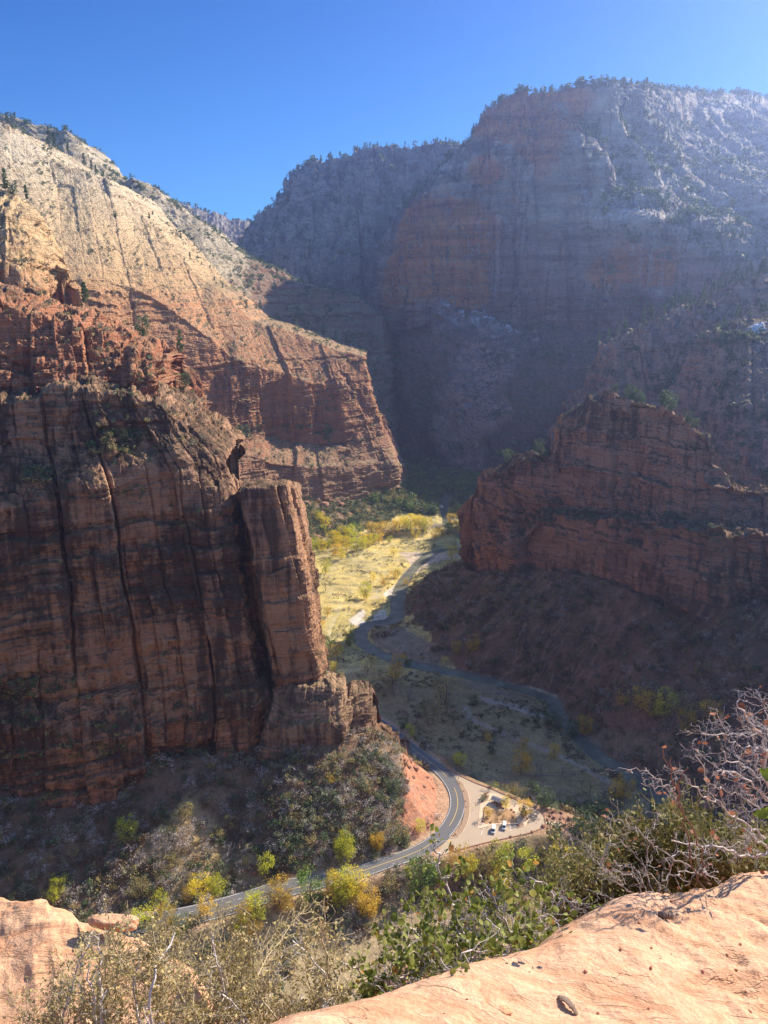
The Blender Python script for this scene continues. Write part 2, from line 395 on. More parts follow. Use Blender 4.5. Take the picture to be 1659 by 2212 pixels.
def great_patch(t, base):
    x, y, z = t.sep(t.co)
    vs = t.noise(t.map((.035, .035, .0016)), 1, 6, .66); vt = t.noise(t.map((.010, .010, .0018), (2, 5, 1)), 1, 5, .62, .6)
    base = t.mix(t.rng(vt, .51, .59, 0, .85), base, (.20, .13, .13)); base = t.mix(t.rng(vt, .42, .32, 0, .8), base, (.60, .55, .48))
    base = t.mix(t.math('MULTIPLY', t.rng(x, 280, 480), t.rng(z, 330, 480)), base, (.62, .58, .50))
    og = blob(t, [(870, 590, 1760, 110), (930, 560, 1740, 120), (985, 520, 1730, 110), (900, 480, 1790, 80), (1090, 250, 1860, 100), (1140, 235, 1860, 100), (1200, 230, 1855, 90), (1130, 300, 1820, 80), (1060, 380, 1790, 60), (1160, 330, 1800, 80), (1220, 260, 1810, 60), (1370, 575, 1620, 70), (1420, 590, 1590, 60), (1310, 590, 1660, 45), (1010, 620, 1700, 70)], .5, .012, .35)
    base = t.mix(t.math('MULTIPLY', og, .9), base, t.mix(t.rng(vs, .38, .6), (.58, .17, .06), (.80, .42, .18)))
    pl = blob(t, [(1200, 255, 1840, 34), (1215, 240, 1845, 24), (1250, 435, 1720, 18)], .5, .03, .25); base = t.mix(pl, base, (.66, .56, .48))
    base = t.mix(t.rng(vs, .56, .64, 0, .8), base, (.15, .10, .10)); base = t.mix(t.rng(vs, .42, .36, 0, .7), base, (.70, .58, .50))
    sf = t.noise(t.map((.02, .02, .0012), (7, 7, 2)), 1, 3, .5, .3); base = t.mix(t.rng(t.math('ABSOLUTE', t.math('SUBTRACT', sf, .5)), .012, .0, 0, .8), base, (.06, .045, .05)); hb = t.noise(t.map((.004, .004, .05), (1, 3, 2)), 1, 5, .7); return t.mix(1, base, t.ramp(hb, [(.3, .40), (.48, .95), (.7, 1.4)]), 'MULTIPLY')
m_great = rock_mat('great_wall_sandstone', [(0, (.36, .22, .19)), (.3, (.42, .30, .27)), (.5, (.50, .42, .38)), (.75, (.58, .52, .47)), (1, (.64, .59, .52))], 200, 780, varnish=.1, veg=.7, strata=.12, sscale=.35, streak=.35,
                   soil=(.42, .39, .32), vegc=(.05, .07, .045), light=(.60, .50, .42), patch=great_patch, snow=[(1290, 440, 1700, 60), (1345, 455, 1680, 60), (1390, 470, 1640, 35)], bump=4.5, vegz=(.62, .9))
def rubble(t, base):
    f_ = blob(t, [(1090, 740, 1640, 70), (1050, 800, 1570, 80), (1010, 860, 1510, 80), (990, 920, 1470, 70), (1060, 900, 1460, 50), (1000, 980, 1420, 50), (1130, 720, 1660, 50)], .5, .02, .4)
    n_ = t.noise(t.map((.03, .03, .05)), 1, 6, .7); return t.mix(t.math('MULTIPLY', f_, .85), base, t.mix(n_, (.42, .27, .24), (.74, .56, .52)))
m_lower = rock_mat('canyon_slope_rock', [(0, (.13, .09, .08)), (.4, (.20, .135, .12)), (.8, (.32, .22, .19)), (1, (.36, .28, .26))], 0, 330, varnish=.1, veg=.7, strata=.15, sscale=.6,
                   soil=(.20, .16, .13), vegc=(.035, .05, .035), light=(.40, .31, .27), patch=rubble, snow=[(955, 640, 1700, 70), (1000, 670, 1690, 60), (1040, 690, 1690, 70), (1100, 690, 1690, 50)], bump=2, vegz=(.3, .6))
m_ridge = rock_mat('ridge_sandstone', [(0, (.26, .18, .15)), (.5, (.36, .26, .205)), (.8, (.42, .31, .25)), (1, (.48, .40, .33))], 50, 380, varnish=.35, veg=.7, strata=.13,
                   soil=(.22, .17, .12), vegc=(.045, .06, .035), light=(.48, .30, .2), snow=[(1640, 715, 925, 22), (1600, 720, 930, 16)])

# A: the shaded fin on the near left
mass('cliff', [
 [(-450, 1760, 320), (-450, 1580, 325), (-450, 1500, 337), (-450, 1100, 345), (-430, 960, 360), (-400, 850, 366)],
 [(-250, 1745, 340), (-250, 1560, 344), (-250, 1500, 355), (-250, 1100, 361), (-230, 960, 377), (-200, 860, 382)],
 [(0, 1722, 361), (0, 1555, 364), (0, 1490, 375), (0, 1090, 381), (0, 960, 398), (0, 868, 403)],
 [(100, 1728, 367), (100, 1565, 370), (98, 1505, 381), (92, 1080, 387), (85, 955, 403), (80, 850, 407)],
 [(190, 1730, 372), (185, 1575, 376), (180, 1508, 386), (165, 1060, 392), (150, 950, 407), (140, 832, 410)],
 [(300, 1682, 385), (300, 1565, 388), (296, 1494, 398), (255, 1020, 404), (225, 930, 414), (190, 836, 418)],
 [(390, 1655, 392), (400, 1550, 396), (398, 1476, 406), (340, 1020, 414), (295, 930, 422), (252, 852, 424)],
 [(460, 1652, 396), (480, 1545, 400), (480, 1464, 410), (410, 1020, 420), (370, 940, 427), (332, 872, 429)],
 [(530, 1654, 402), (545, 1520, 406), (545, 1454, 416), (475, 1060, 428), (440, 985, 434), (402, 930, 438)],
 [(568, 1656, 410), (564, 1510, 415), (552, 1448, 425), (498, 1120, 436), (480, 1030, 441), (460, 985, 443)],
 [(578, 1656, 420), (570, 1505, 426), (558, 1448, 436), (502, 1130, 446), (488, 1040, 449), (474, 1005, 450)],
 [(568, 1650, 450), (560, 1500, 459), (548, 1450, 467), (494, 1130, 475), (480, 1060, 477), (470, 1020, 481)]],
 m_near, res=(680, 800), back=70, backup=5, smooth=2, seed=10, col=(40, 110), fiss=1.0, label='shaded dark brown cliff wall filling the left side')
mass('cliff', [
 [(-450, 950, 392), (-450, 700, 402), (-450, 560, 417)],
 [(-250, 950, 402), (-250, 720, 412), (-250, 580, 427)],
 [(-20, 930, 410), (-20, 760, 418), (-20, 652, 432)],
 [(50, 915, 414), (50, 780, 422), (50, 668, 437)],
 [(110, 905, 422), (110, 780, 428), (110, 690, 442)],
 [(215, 885, 430), (215, 790, 438), (212, 706, 452)],
 [(290, 890, 437), (290, 810, 445), (288, 760, 458)],
 [(345, 910, 447), (345, 830, 454), (348, 782, 467)],
 [(362, 930, 462), (362, 860, 472), (362, 850, 482)],
 [(440, 965, 472), (436, 930, 479), (430, 915, 487)]],
 rock_mat('red_ledge_sandstone', [(0, (.30, .13, .08)), (.5, (.38, .16, .09)), (.8, (.44, .19, .10)), (1, (.40, .2, .12))], 200, 340, varnish=.25, veg=.5, strata=.2, soil=(.34, .22, .13), vegc=(.05, .06, .03)),
 res=(300, 520), back=50, backup=6, seed=30, col=(16, 30), strata=1.5, label='red ledges stepping up behind the shaded left cliff')
mass('cliff', [
 [(-400, 720, 500), (-400, 520, 510), (-400, 380, 540)],
 [(-150, 720, 510), (-150, 540, 520), (-150, 415, 550)],
 [(-20, 720, 515), (-20, 560, 525), (-15, 440, 555)],
 [(40, 720, 520), (40, 590, 530), (40, 485, 560)],
 [(78, 730, 530), (76, 620, 540), (72, 548, 565)],
 [(105, 740, 550), (102, 660, 560), (95, 620, 575)],
 [(118, 740, 600), (115, 700, 610), (110, 680, 620)]],
 m_left, res=(220, 300), back=50, backup=10, seed=35, col=(16, 40), strata=1.3, label='red stained outcrop with small trees at the left edge')
mass('rock_pinnacle', [
 [(590, 1500, 464), (550, 1250, 467), (508, 1062, 469)],
 [(596, 1505, 426), (556, 1250, 427), (514, 1062, 428)],
 [(598, 1505, 415), (558, 1250, 418), (516, 1058, 420)],
 [(640, 1492, 420), (606, 1250, 422), (565, 1050, 425)],
 [(684, 1482, 425), (652, 1240, 428), (618, 1048, 430)],
 [(695, 1480, 430), (661, 1240, 433), (624, 1052, 435)],
 [(707, 1478, 456), (676, 1238, 459), (641, 1060, 461)],
 [(690, 1470, 474), (656, 1235, 477), (620, 1064, 479)]],
 m_near, res=(420, 300), back=14, backup=0, seed=50, col=(20, 60), smooth=2, amp=.45, label='tall rock pinnacle split off the left cliff with a sunlit edge')
mass('rock_outcrop', [
 [(560, 1626, 427), (570, 1560, 433), (600, 1495, 440)],
 [(575, 1630, 399), (580, 1560, 404), (600, 1492, 416)],
 [(640, 1640, 395), (640, 1560, 401), (650, 1484, 414)],
 [(700, 1636, 397), (700, 1560, 403), (702, 1478, 415)],
 [(728, 1624, 399), (730, 1560, 404), (730, 1490, 416)],
 [(738, 1614, 405), (738, 1570, 409), (740, 1525, 416)],
 [(756, 1620, 413), (754, 1560, 418), (758, 1494, 425)],
 [(795, 1616, 419), (795, 1560, 424), (798, 1498, 431)],
 [(822, 1628, 423), (818, 1590, 429), (812, 1512, 436)],
 [(838, 1633, 427), (834, 1615, 431), (826, 1578, 440)],
 [(862, 1638, 430), (858, 1625, 434), (850, 1602, 440)],
 [(884, 1638, 435), (882, 1637, 438), (874, 1618, 442)],
 [(894, 1630, 451), (890, 1634, 452), (884, 1622, 455)]],
 rock_mat('outcrop_sandstone', [(0, (.36, .15, .09)), (.4, (.34, .17, .10)), (1, (.44, .29, .18))], 15, 75, varnish=.55, vcol=(.06, .04, .035), veg=.5, strata=.16),
 res=(300, 420), back=16, backup=0, seed=60, col=(15, 13), smooth=2, amp=.6, fiss=1.3, comb=.75, strata=1.3, step=.6, label='blocky sunlit outcrop at the foot of the pinnacle above the road')

# B: the sunlit mountain on the left
mass('mountain', [
 [(-600, 1100, 556), (-600, 1000, 578), (-600, 950, 613), (-600, 560, 699), (-600, 150, 870)],
 [(-300, 1100, 599), (-300, 1000, 621), (-300, 950, 656), (-300, 560, 752), (-300, 160, 891)],
 [(0, 1100, 685), (0, 1000, 706), (0, 950, 742), (0, 600, 816), (0, 262, 956)],
 [(80, 1100, 717), (80, 1000, 744), (80, 950, 779), (80, 600, 849), (60, 300, 977)],
 [(150, 1100, 749), (150, 1000, 781), (150, 950, 816), (140, 600, 875), (118, 350, 998)],
 [(230, 1100, 797), (230, 995, 829), (230, 945, 865), (215, 600, 915), (185, 372, 1020)],
 [(300, 1100, 845), (300, 990, 877), (300, 940, 913), (290, 620, 956), (232, 388, 1041)],
 [(360, 1098, 877), (365, 988, 910), (365, 935, 945), (350, 650, 982), (285, 445, 1068)],
 [(420, 1095, 910), (430, 985, 942), (430, 930, 977), (420, 700, 1009), (335, 492, 1084)],
 [(500, 1092, 963), (500, 978, 990), (515, 932, 1028), (500, 770, 1047), (415, 588, 1111)],
 [(540, 1092, 995), (545, 985, 1017), (545, 938, 1047), (535, 790, 1057), (480, 640, 1127)],
 [(600, 1090, 1027), (600, 1000, 1043), (600, 945, 1084), (590, 800, 1093), (545, 692, 1143)],
 [(680, 1085, 1081), (680, 1010, 1091), (680, 962, 1129), (670, 830, 1135), (640, 722, 1175)],
 [(780, 1075, 1145), (780, 1000, 1156), (775, 955, 1172), (745, 830, 1179), (735, 760, 1205)],
 [(850, 1065, 1188), (845, 1000, 1193), (825, 940, 1208), (792, 830, 1215), (778, 770, 1226)],
 [(876, 1060, 1230), (866, 1010, 1236), (840, 948, 1245), (803, 855, 1251), (788, 788, 1261)],
 [(872, 1058, 1316), (862, 1010, 1318), (838, 950, 1325), (802, 860, 1325), (784, 800, 1329)]],
 m_left, res=(760, 1000), back=200, backup=0, seed=70, comb=.22, combz=(215, 265), xbed=1.1, col=(48, 90), smooth=2, amp=1.15, rough=.6, step=.12, strata=.7, fiss=.35, label='sunlit orange mountain with a cream upper slope on the left')

# C: pale scrubby ridge and the shaded saddle behind it
mass('mountain', [
 [(-500, 700, 1000), (-500, 400, 1100), (-500, 180, 1200)],
 [(-200, 700, 1000), (-200, 400, 1100), (-200, 205, 1200)],
 [(0, 700, 1050), (0, 420, 1150), (0, 243, 1250)],
 [(60, 700, 1070), (60, 430, 1170), (62, 262, 1260)],
 [(150, 720, 1100), (150, 450, 1200), (152, 290, 1290)],
 [(185, 740, 1110), (185, 500, 1200), (185, 332, 1300)],
 [(230, 750, 1120), (235, 550, 1220), (235, 382, 1320)],
 [(310, 800, 1150), (325, 600, 1250), (310, 402, 1350)],
 [(345, 820, 1160), (355, 620, 1260), (340, 422, 1370)],
 [(400, 850, 1180), (410, 650, 1280), (380, 452, 1400)],
 [(450, 850, 1190), (460, 660, 1290), (425, 473, 1420)],
 [(500, 850, 1200), (500, 690, 1300), (460, 504, 1450)],
 [(550, 850, 1230), (545, 720, 1330), (525, 557, 1500)],
 [(600, 850, 1260), (590, 730, 1380), (580, 575, 1540)],
 [(650, 850, 1300), (640, 760, 1420), (640, 606, 1580)],
 [(720, 900, 1350), (710, 790, 1470), (690, 622, 1620)],
 [(800, 950, 1400), (790, 830, 1520), (770, 640, 1660)],
 [(850, 980, 1450), (845, 860, 1560), (830, 680, 1710)],
 [(880, 1000, 1560), (870, 900, 1650), (855, 730, 1770)]],
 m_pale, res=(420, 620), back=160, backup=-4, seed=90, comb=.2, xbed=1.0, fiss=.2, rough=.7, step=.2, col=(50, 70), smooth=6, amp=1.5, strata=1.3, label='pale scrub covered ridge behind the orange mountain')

# D: far ridges in the gap
mass('mountain', [
 [(200, 600, 3000), (200, 500, 3050), (200, 380, 3200)],
 [(330, 620, 3000), (330, 520, 3050), (350, 428, 3200)],
 [(410, 620, 3050), (412, 520, 3080), (410, 455, 3240)],
 [(450, 620, 3100), (452, 520, 3120), (450, 466, 3300)],
 [(500, 620, 3150), (500, 530, 3180), (500, 473, 3400)],
 [(560, 620, 3200), (560, 540, 3220), (560, 484, 3500)],
 [(700, 620, 3300), (700, 540, 3320), (700, 490, 3600)]],
 m_far, res=(160, 240), back=500, backup=10, seed=95, col=(60, 200), smooth=3, amp=3, label='distant wooded ridge closing the gap in the canyon')

# E: middle far mountain
mass('mountain', [
 [(420, 700, 2100), (430, 640, 2200), (470, 590, 2350)],
 [(470, 700, 2050), (480, 620, 2150), (497, 538, 2350)],
 [(500, 700, 2000), (512, 600, 2120), (531, 482, 2350)],
 [(545, 700, 1960), (560, 590, 2080), (575, 445, 2320)],
 [(590, 700, 1930), (600, 580, 2050), (612, 405, 2280)],
 [(630, 700, 1900), (635, 560, 2020), (640, 376, 2250)],
 [(655, 700, 1890), (656, 560, 2020), (656, 360, 2240)],
 [(720, 720, 1900), (720, 560, 2020), (720, 342, 2230)],
 [(780, 720, 1900), (780, 560, 2025), (780, 322, 2230)],
 [(830, 720, 1900), (830, 560, 2020), (830, 313, 2230)],
 [(950, 720, 1950), (950, 560, 2060), (950, 311, 2260)],
 [(1060, 720, 2000), (1060, 560, 2150), (1050, 306, 2300)],
 [(1200, 720, 2050), (1200, 560, 2200), (1200, 300, 2350)]],
 m_far, res=(380, 520), back=300, backup=-8, seed=110, comb=.6, step=.4, col=(60, 320), smooth=3, amp=3.2, fiss=1.5, label='grey fluted mountain in the middle distance')

# F: the great wall on the right
mass('mountain', [
 [(838, 705, 1960), (845, 590, 2000), (852, 520, 2040), (862, 478, 2080)],
 [(850, 690, 1800), (858, 560, 1840), (870, 480, 1880), (882, 450, 1920)],
 [(880, 670, 1730), (886, 540, 1780), (892, 450, 1830), (902, 425, 1885)],
 [(935, 655, 1700), (936, 520, 1750), (938, 420, 1810), (945, 388, 1870)],
 [(1000, 650, 1700), (1002, 500, 1735), (1000, 370, 1790), (1012, 322, 1865)],
 [(1035, 670, 1710), (1038, 480, 1745), (1040, 340, 1795), (1040, 282, 1865)],
 [(1060, 680, 1715), (1066, 480, 1750), (1070, 330, 1795), (1072, 246, 1865)],
 [(1100, 690, 1718), (1105, 480, 1755), (1110, 330, 1795), (1112, 218, 1862)],
 [(1160, 700, 1715), (1160, 480, 1755), (1160, 330, 1795), (1165, 207, 1858)],
 [(1230, 710, 1690), (1230, 480, 1735), (1230, 330, 1780), (1235, 200, 1850)],
 [(1300, 720, 1650), (1300, 480, 1700), (1300, 330, 1750), (1300, 195, 1840)],
 [(1350, 720, 1600), (1345, 480, 1665), (1345, 330, 1770), (1350, 198, 1930)],
 [(1420, 720, 1550), (1400, 480, 1620), (1400, 330, 1800), (1400, 203, 2050)],
 [(1520, 700, 1450), (1510, 480, 1580), (1500, 330, 1900), (1500, 208, 2350)],
 [(1660, 700, 1350), (1660, 480, 1500), (1660, 330, 1930), (1660, 212, 2500)],
 [(1850, 700, 1250), (1850, 480, 1450), (1850, 330, 1780), (1850, 205, 2550)],
 [(2150, 700, 1150), (2150, 480, 1380), (2150, 330, 1700), (2150, 190, 2600)]],
 m_great, res=(700, 860), back=400, backup=-16, seed=130, comb=.35, xbed=.4, rib=34, step=.25, col=(75, 420), smooth=4, amp=3.0, fiss=.9, strata=.8, rough=1.4, bulge=1.5, label='great grey and orange wall rising to the highest rim on the right')
mass('mountain', [
 [(815, 1080, 1600), (825, 900, 1680), (830, 760, 1760), (838, 690, 1850)],
 [(870, 1080, 1480), (870, 900, 1600), (862, 760, 1700), (860, 680, 1790)],
 [(920, 1080, 1420), (915, 900, 1540), (912, 760, 1650), (915, 660, 1735)],
 [(960, 1080, 1400), (955, 900, 1510), (950, 760, 1620), (955, 632, 1700)],
 [(1000, 1080, 1370), (1000, 900, 1480), (1000, 760, 1600), (1000, 655, 1700)],
 [(1080, 1080, 1330), (1080, 900, 1450), (1080, 760, 1590), (1080, 690, 1700)],
 [(1150, 1080, 1300), (1150, 900, 1420), (1150, 770, 1570), (1150, 700, 1700)],
 [(1300, 1080, 1260), (1300, 900, 1380), (1300, 770, 1520), (1300, 705, 1640)],
 [(1500, 1080, 1220), (1500, 900, 1320), (1500, 770, 1400), (1500, 690, 1460)],
 [(1700, 1080, 1180), (1700, 900, 1250), (1700, 770, 1300), (1700, 690, 1350)],
 [(2000, 1080, 1100), (2000, 900, 1150), (2000, 770, 1200), (2000, 690, 1250)]],
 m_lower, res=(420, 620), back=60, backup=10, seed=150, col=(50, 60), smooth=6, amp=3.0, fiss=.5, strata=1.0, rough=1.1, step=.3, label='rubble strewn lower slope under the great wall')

# G: ridges to the right behind the butte
mass('mountain', [
 [(1150, 1100, 1180), (1160, 1040, 1190), (1185, 960, 1220)],
 [(1180, 1090, 1130), (1195, 990, 1150), (1240, 872, 1200)],
 [(1240, 1080, 1080), (1255, 950, 1110), (1292, 825, 1175)],
 [(1300, 1080, 1040), (1305, 920, 1075), (1318, 765, 1150)],
 [(1350, 1080, 1020), (1350, 900, 1060), (1345, 724, 1130)],
 [(1420, 1080, 1000), (1420, 880, 1040), (1405, 694, 1115)],
 [(1500, 1080, 980), (1500, 850, 1020), (1500, 664, 1100)],
 [(1580, 1080, 950), (1580, 850, 1000), (1575, 636, 1090)],
 [(1680, 1080, 930), (1680, 820, 980), (1680, 572, 1080)],
 [(1900, 1080, 880), (1900, 800, 950), (1900, 560, 1080)],
 [(2200, 1080, 800), (2200, 800, 900), (2200, 600, 1080)]],
 m_ridge, res=(460, 560), back=90, backup=-25, seed=170, col=(30, 140), smooth=3, amp=1.7, fiss=1.3, label='brown ridge with a line of sunlit pines on its crest at the right')
mass('mountain', [
 [(1400, 1100, 960), (1410, 1020, 970), (1430, 960, 990)],
 [(1440, 1080, 930), (1455, 960, 945), (1482, 858, 975)],
 [(1500, 1080, 860), (1510, 920, 905), (1532, 778, 955)],
 [(1560, 1085, 760), (1565, 890, 850), (1580, 726, 935)],
 [(1620, 1085, 690), (1620, 870, 800), (1625, 708, 925)],
 [(1700, 1085, 660), (1700, 860, 770), (1700, 695, 915)],
 [(1900, 1085, 600), (1900, 800, 700), (1900, 680, 860)],
 [(2200, 1080, 700), (2200, 800, 740), (2200, 690, 800)]],
 m_ridge, res=(380, 460), back=70, backup=5, seed=190, col=(26, 130), smooth=3, amp=1.3, fiss=1.3, label='nearer brown ridge with a snowy ledge at the right edge')

# H: the butte inside the river bend
mass('butte', [
 [(1061, 1220, 880), (1061, 1190, 880), (1061, 1180, 882), (1041, 1110, 870)],
 [(1028, 1222, 830), (1026, 1190, 830), (1026, 1182, 832), (1025, 1105, 836)],
 [(1021, 1240, 765), (1020, 1190, 767), (1020, 1180, 769), (1021, 1100, 773)],
 [(1038, 1248, 745), (1036, 1186, 747), (1034, 1176, 752), (1026, 1076, 759)],
 [(1063, 1256, 732), (1061, 1182, 734), (1061, 1172, 742), (1045, 1028, 750)],
 [(1112, 1243, 705), (1104, 1165, 708), (1104, 1150, 718), (1092, 1008, 731)],
 [(1162, 1242, 685), (1154, 1118, 689), (1152, 1104, 702), (1152, 983, 717)],
 [(1195, 1247, 672), (1190, 1120, 677), (1186, 1104, 692), (1190, 992, 708)],
 [(1205, 1248, 668), (1200, 1118, 673), (1197, 1100, 689), (1199, 975, 703)],
 [(1222, 1250, 662), (1216, 1118, 667), (1212, 1100, 684), (1218, 900, 704)],
 [(1262, 1258, 648), (1256, 1120, 653), (1252, 1105, 670), (1268, 886, 692)],
 [(1305, 1268, 630), (1300, 1124, 636), (1295, 1110, 656), (1312, 846, 678)],
 [(1355, 1290, 608), (1350, 1126, 615), (1345, 1112, 638), (1352, 862, 662)],
 [(1410, 1316, 585), (1400, 1130, 594), (1395, 1115, 619), (1398, 874, 645)],
 [(1460, 1342, 560), (1450, 1138, 571), (1445, 1120, 596), (1462, 890, 624)],
 [(1502, 1360, 545), (1492, 1142, 555), (1490, 1122, 580), (1502, 918, 609)],
 [(1540, 1348, 534), (1530, 1146, 545), (1528, 1126, 570), (1538, 934, 599)],
 [(1552, 1336, 535), (1548, 1147, 545), (1546, 1128, 569), (1552, 1000, 590)],
 [(1580, 1327, 528), (1575, 1147, 538), (1572, 1130, 556), (1568, 1044, 577)],
 [(1660, 1327, 515), (1660, 1146, 527), (1660, 1130, 545), (1660, 1050, 568)],
 [(1800, 1327, 490), (1800, 1146, 502), (1800, 1130, 520), (1800, 1030, 550)],
 [(2100, 1350, 440), (2100, 1146, 452), (2100, 1130, 470), (2100, 1030, 500)],  # butte carried on out of view, added to block sun from the valley
 [(2600, 1350, 380), (2600, 1146, 392), (2600, 1130, 410), (2600, 1030, 440)]],
 m_butte, res=(560, 860), back=26, backup=-3, seed=210, col=(34, 75), smooth=2, amp=1.15, fiss=1.6, strata=.8, label='dark stepped butte standing inside the river bend on the right')
# ---------------------------------------------------------------- valley ground
def crom(pts, n=8):
    P = [np.array(p, float) for p in pts]; P = [2*P[0]-P[1]]+P+[2*P[-1]-P[-2]]; out = []
    for i in range(1, len(P)-2):
        for k in range(n):
            t = k/n; a, b, c, d = P[i-1:i+3]
            out.append(.5*((2*b)+(c-a)*t+(2*a-5*b+4*c-d)*t*t+(3*b-a-3*c+d)*t**3))
    out.append(P[-2]); return np.array(out)
def pdist(X, Y, line, closed=False):
    """distance to a polyline, and its third coordinate at the nearest point"""
    global SIDE
    L = np.asarray(line, float); best = np.full(X.shape, 1e9); zz = np.zeros(X.shape); SIDE = np.zeros(X.shape)
    if closed: L = np.vstack([L, L[:1]])
    for a, b in zip(L[:-1], L[1:]):
        ex, ey = b[0]-a[0], b[1]-a[1]; q = ex*ex+ey*ey+1e-9
        t = np.clip(((X-a[0])*ex+(Y-a[1])*ey)/q, 0, 1)
        d = np.hypot(X-a[0]-t*ex, Y-a[1]-t*ey); c = d < best
        best = np.where(c, d, best); SIDE = np.where(c, ex*(Y-a[1])-ey*(X-a[0]), SIDE)
        if L.shape[1] > 2: zz = np.where(c, a[2]+t*(b[2]-a[2]), zz)
    return best, zz
def inside(X, Y, poly):
    r = np.zeros(X.shape, bool); n = len(poly)
    for i in range(n):
        x1, y1 = poly[i][:2]; x2, y2 = poly[(i+1) % n][:2]
        if y1 == y2: continue
        c = ((Y < y1) != (Y < y2)) & (X < (x2-x1)*(Y-y1)/(y2-y1)+x1); r ^= c
    return r
def G(f, pts, z=0.0): return [gp(*f(*p[:2]), p[2] if len(p) > 2 else z) for p in pts]

river_c = crom(G(lambda a, b: (a, b), [(975, 1068), (962, 1085)], 1) +
    G(r4, [(985, 340), (1010, 420), (1120, 500), (1180, 545), (1090, 548), (985, 552), (905, 572), (850, 615), (795, 665), (752, 720), (722, 775), (708, 840), (705, 900), (700, 950), (650, 982), (570, 994), (505, 1018), (482, 1062), (500, 1105), (560, 1150), (650, 1192),
           (760, 1228), (870, 1252), (980, 1272), (1080, 1292), (1200, 1318), (1330, 1352), (1430, 1378), (1530, 1410), (1625, 1450)])[0:] +
    G(r7, [(1245, 165), (1300, 225), (1350, 280), (1425, 350), (1500, 410)]) + G(r5b, [(740, 710), (860, 810), (970, 900), (1150, 1000), (1300, 1110), (1480, 1300), (1700, 1600)]), 5)
ZR = 16.0
road_pts = [gp(*r4(985, 405), 9), gp(*r4(900, 408), 9), gp(*r4(800, 430), 9), gp(*r4(600, 440), 10), gp(*r4(450, 470), 10), gp(*r4(320, 490), 11), gp(*r4(170, 512), 12), gp(650, 1180, 13), (-118, 900, 14), (-122, 800, 15), (-114, 700, 16), (-96, 630, 16), (-66, 575, 16), (-34, 532, 16),
            gp(*r7(310, 225), ZR), gp(*r7(370, 276), ZR), gp(*r7(440, 335), ZR), gp(*r7(510, 388), ZR), gp(*r7(575, 438), ZR), gp(*r7(632, 492), ZR), gp(*r7(672, 548), ZR), gp(*r7(692, 605), ZR), gp(*r7(693, 662), ZR), gp(*r7(674, 720), ZR), gp(*r7(640, 775), ZR),
            gp(*r7(588, 830), ZR), gp(*r7(518, 880), ZR+.2), gp(*r7(420, 925), ZR+.5), gp(*r7(300, 965), ZR+1), gp(*r6b(1560, 622), ZR+1), gp(*r6b(1400, 665), ZR+1.5), gp(*r6b(1200, 715), ZR+2), gp(*r6b(1000, 768), ZR+2.5), gp(*r6b(800, 832), ZR+3), gp(*r6b(600, 890), ZR+3.5), gp(*r6b(400, 940), ZR+4), gp(*r6b(150, 985), ZR+4.5), gp(300, 2000, ZR+5), gp(180, 2040, ZR+5.5), gp(0, 2120, ZR+6)]
road_c = crom(road_pts, 6)
lot_out = G(r1b, [(128, 176), (220, 228), (400, 312), (560, 372), (700, 432), (850, 502), (960, 548), (1022, 584), (1054, 632), (1060, 690), (1020, 742), (930, 778), (740, 822), (550, 862), (350, 912), (150, 972), (40, 1005)], ZR)
lot_in = G(r1b, [(95, 900), (160, 832), (242, 822), (292, 770), (334, 690), (354, 600), (356, 500), (340, 410), (300, 340), (226, 288)], ZR)
lot_poly = lot_out+lot_in
bench = [gp(*r1b(*p), ZR) for p in [(60, 130), (400, 290), (700, 410), (960, 520), (1150, 560), (1260, 600), (1400, 650), (1440, 700), (1330, 790), (1150, 800), (930, 800), (740, 845), (350, 940), (0, 1060)]]
foot = lambda st: [pt(*p) for p in st]
A_foot = foot([(-450, 1760, 320), (-250, 1745, 340), (0, 1722, 361), (190, 1730, 372), (300, 1682, 385), (390, 1655, 392), (530, 1654, 402), (600, 1640, 399), (640, 1636, 396), (700, 1632, 397), (738, 1614, 404), (795, 1606, 416)])
A_foot2 = foot([(795, 1628, 426), (838, 1645, 434), (884, 1650, 442), (890, 1640, 456)])
A_back = foot([(890, 1640, 456), (820, 1560, 480), (745, 1500, 508)])+[(-90, 545, 45), (-165, 620, 50), (-240, 720, 60)]
B_foot = [(-480, 900, 70), (-270, 975, 55), (-147, 1030, 44)]+foot([(680, 1085, 1081), (780, 1075, 1145), (850, 1065, 1188), (876, 1060, 1230), (872, 1058, 1316)])
H_foot = foot([(1006, 1222, 830), (1002, 1240, 765), (1050, 1256, 732), (1108, 1243, 705), (1195, 1247, 672), (1305, 1268, 630), (1410, 1316, 585), (1502, 1360, 545), (1580, 1327, 528), (1660, 1327, 515), (1800, 1327, 490), (2100, 1350, 440)])
F_foot = foot([(815, 1070, 1600), (870, 1070, 1480), (960, 1070, 1400), (1000, 1070, 1370), (1080, 1075, 1330), (1300, 1075, 1260)])

def ax(lo, hi, st, ext):
    a = np.arange(lo, hi+.1, st); e = [40, 120, 300, 700, 1600, 3500, 6000][:ext]
    return np.concatenate([[lo-q for q in e[::-1]], a, [hi+q for q in e]])
GX, GY = ax(-330, 390, 1.4, 7), ax(235, 1420, 1.55, 6)
X, Y = np.meshgrid(GX, GY)
n1 = fbm(X/60, Y/60, X*0, 5, 301); n2 = fbm(X/12, Y/12, X*0, 4, 302); n3 = fbm(X/3.5, Y/3.5, X*0, 3, 303)
dR, _ = pdist(X, Y, river_c); EAST = (SIDE > 0) | (Y > 900); dRd, zRd = pdist(X, Y, road_c)
inl = inside(X, Y, bench); dL, _ = pdist(X, Y, bench, True); dL = np.where(inl, 0, dL)
def talus(line, slope, lift=6, c=.0008):
    d, z = pdist(X, Y, line); d_ = np.minimum(d, slope/(2*c+1e-9)); return z+lift-slope*d_*(1+.10*n1)+c*d_*d_-.5*(d-d_)+1.2*n2
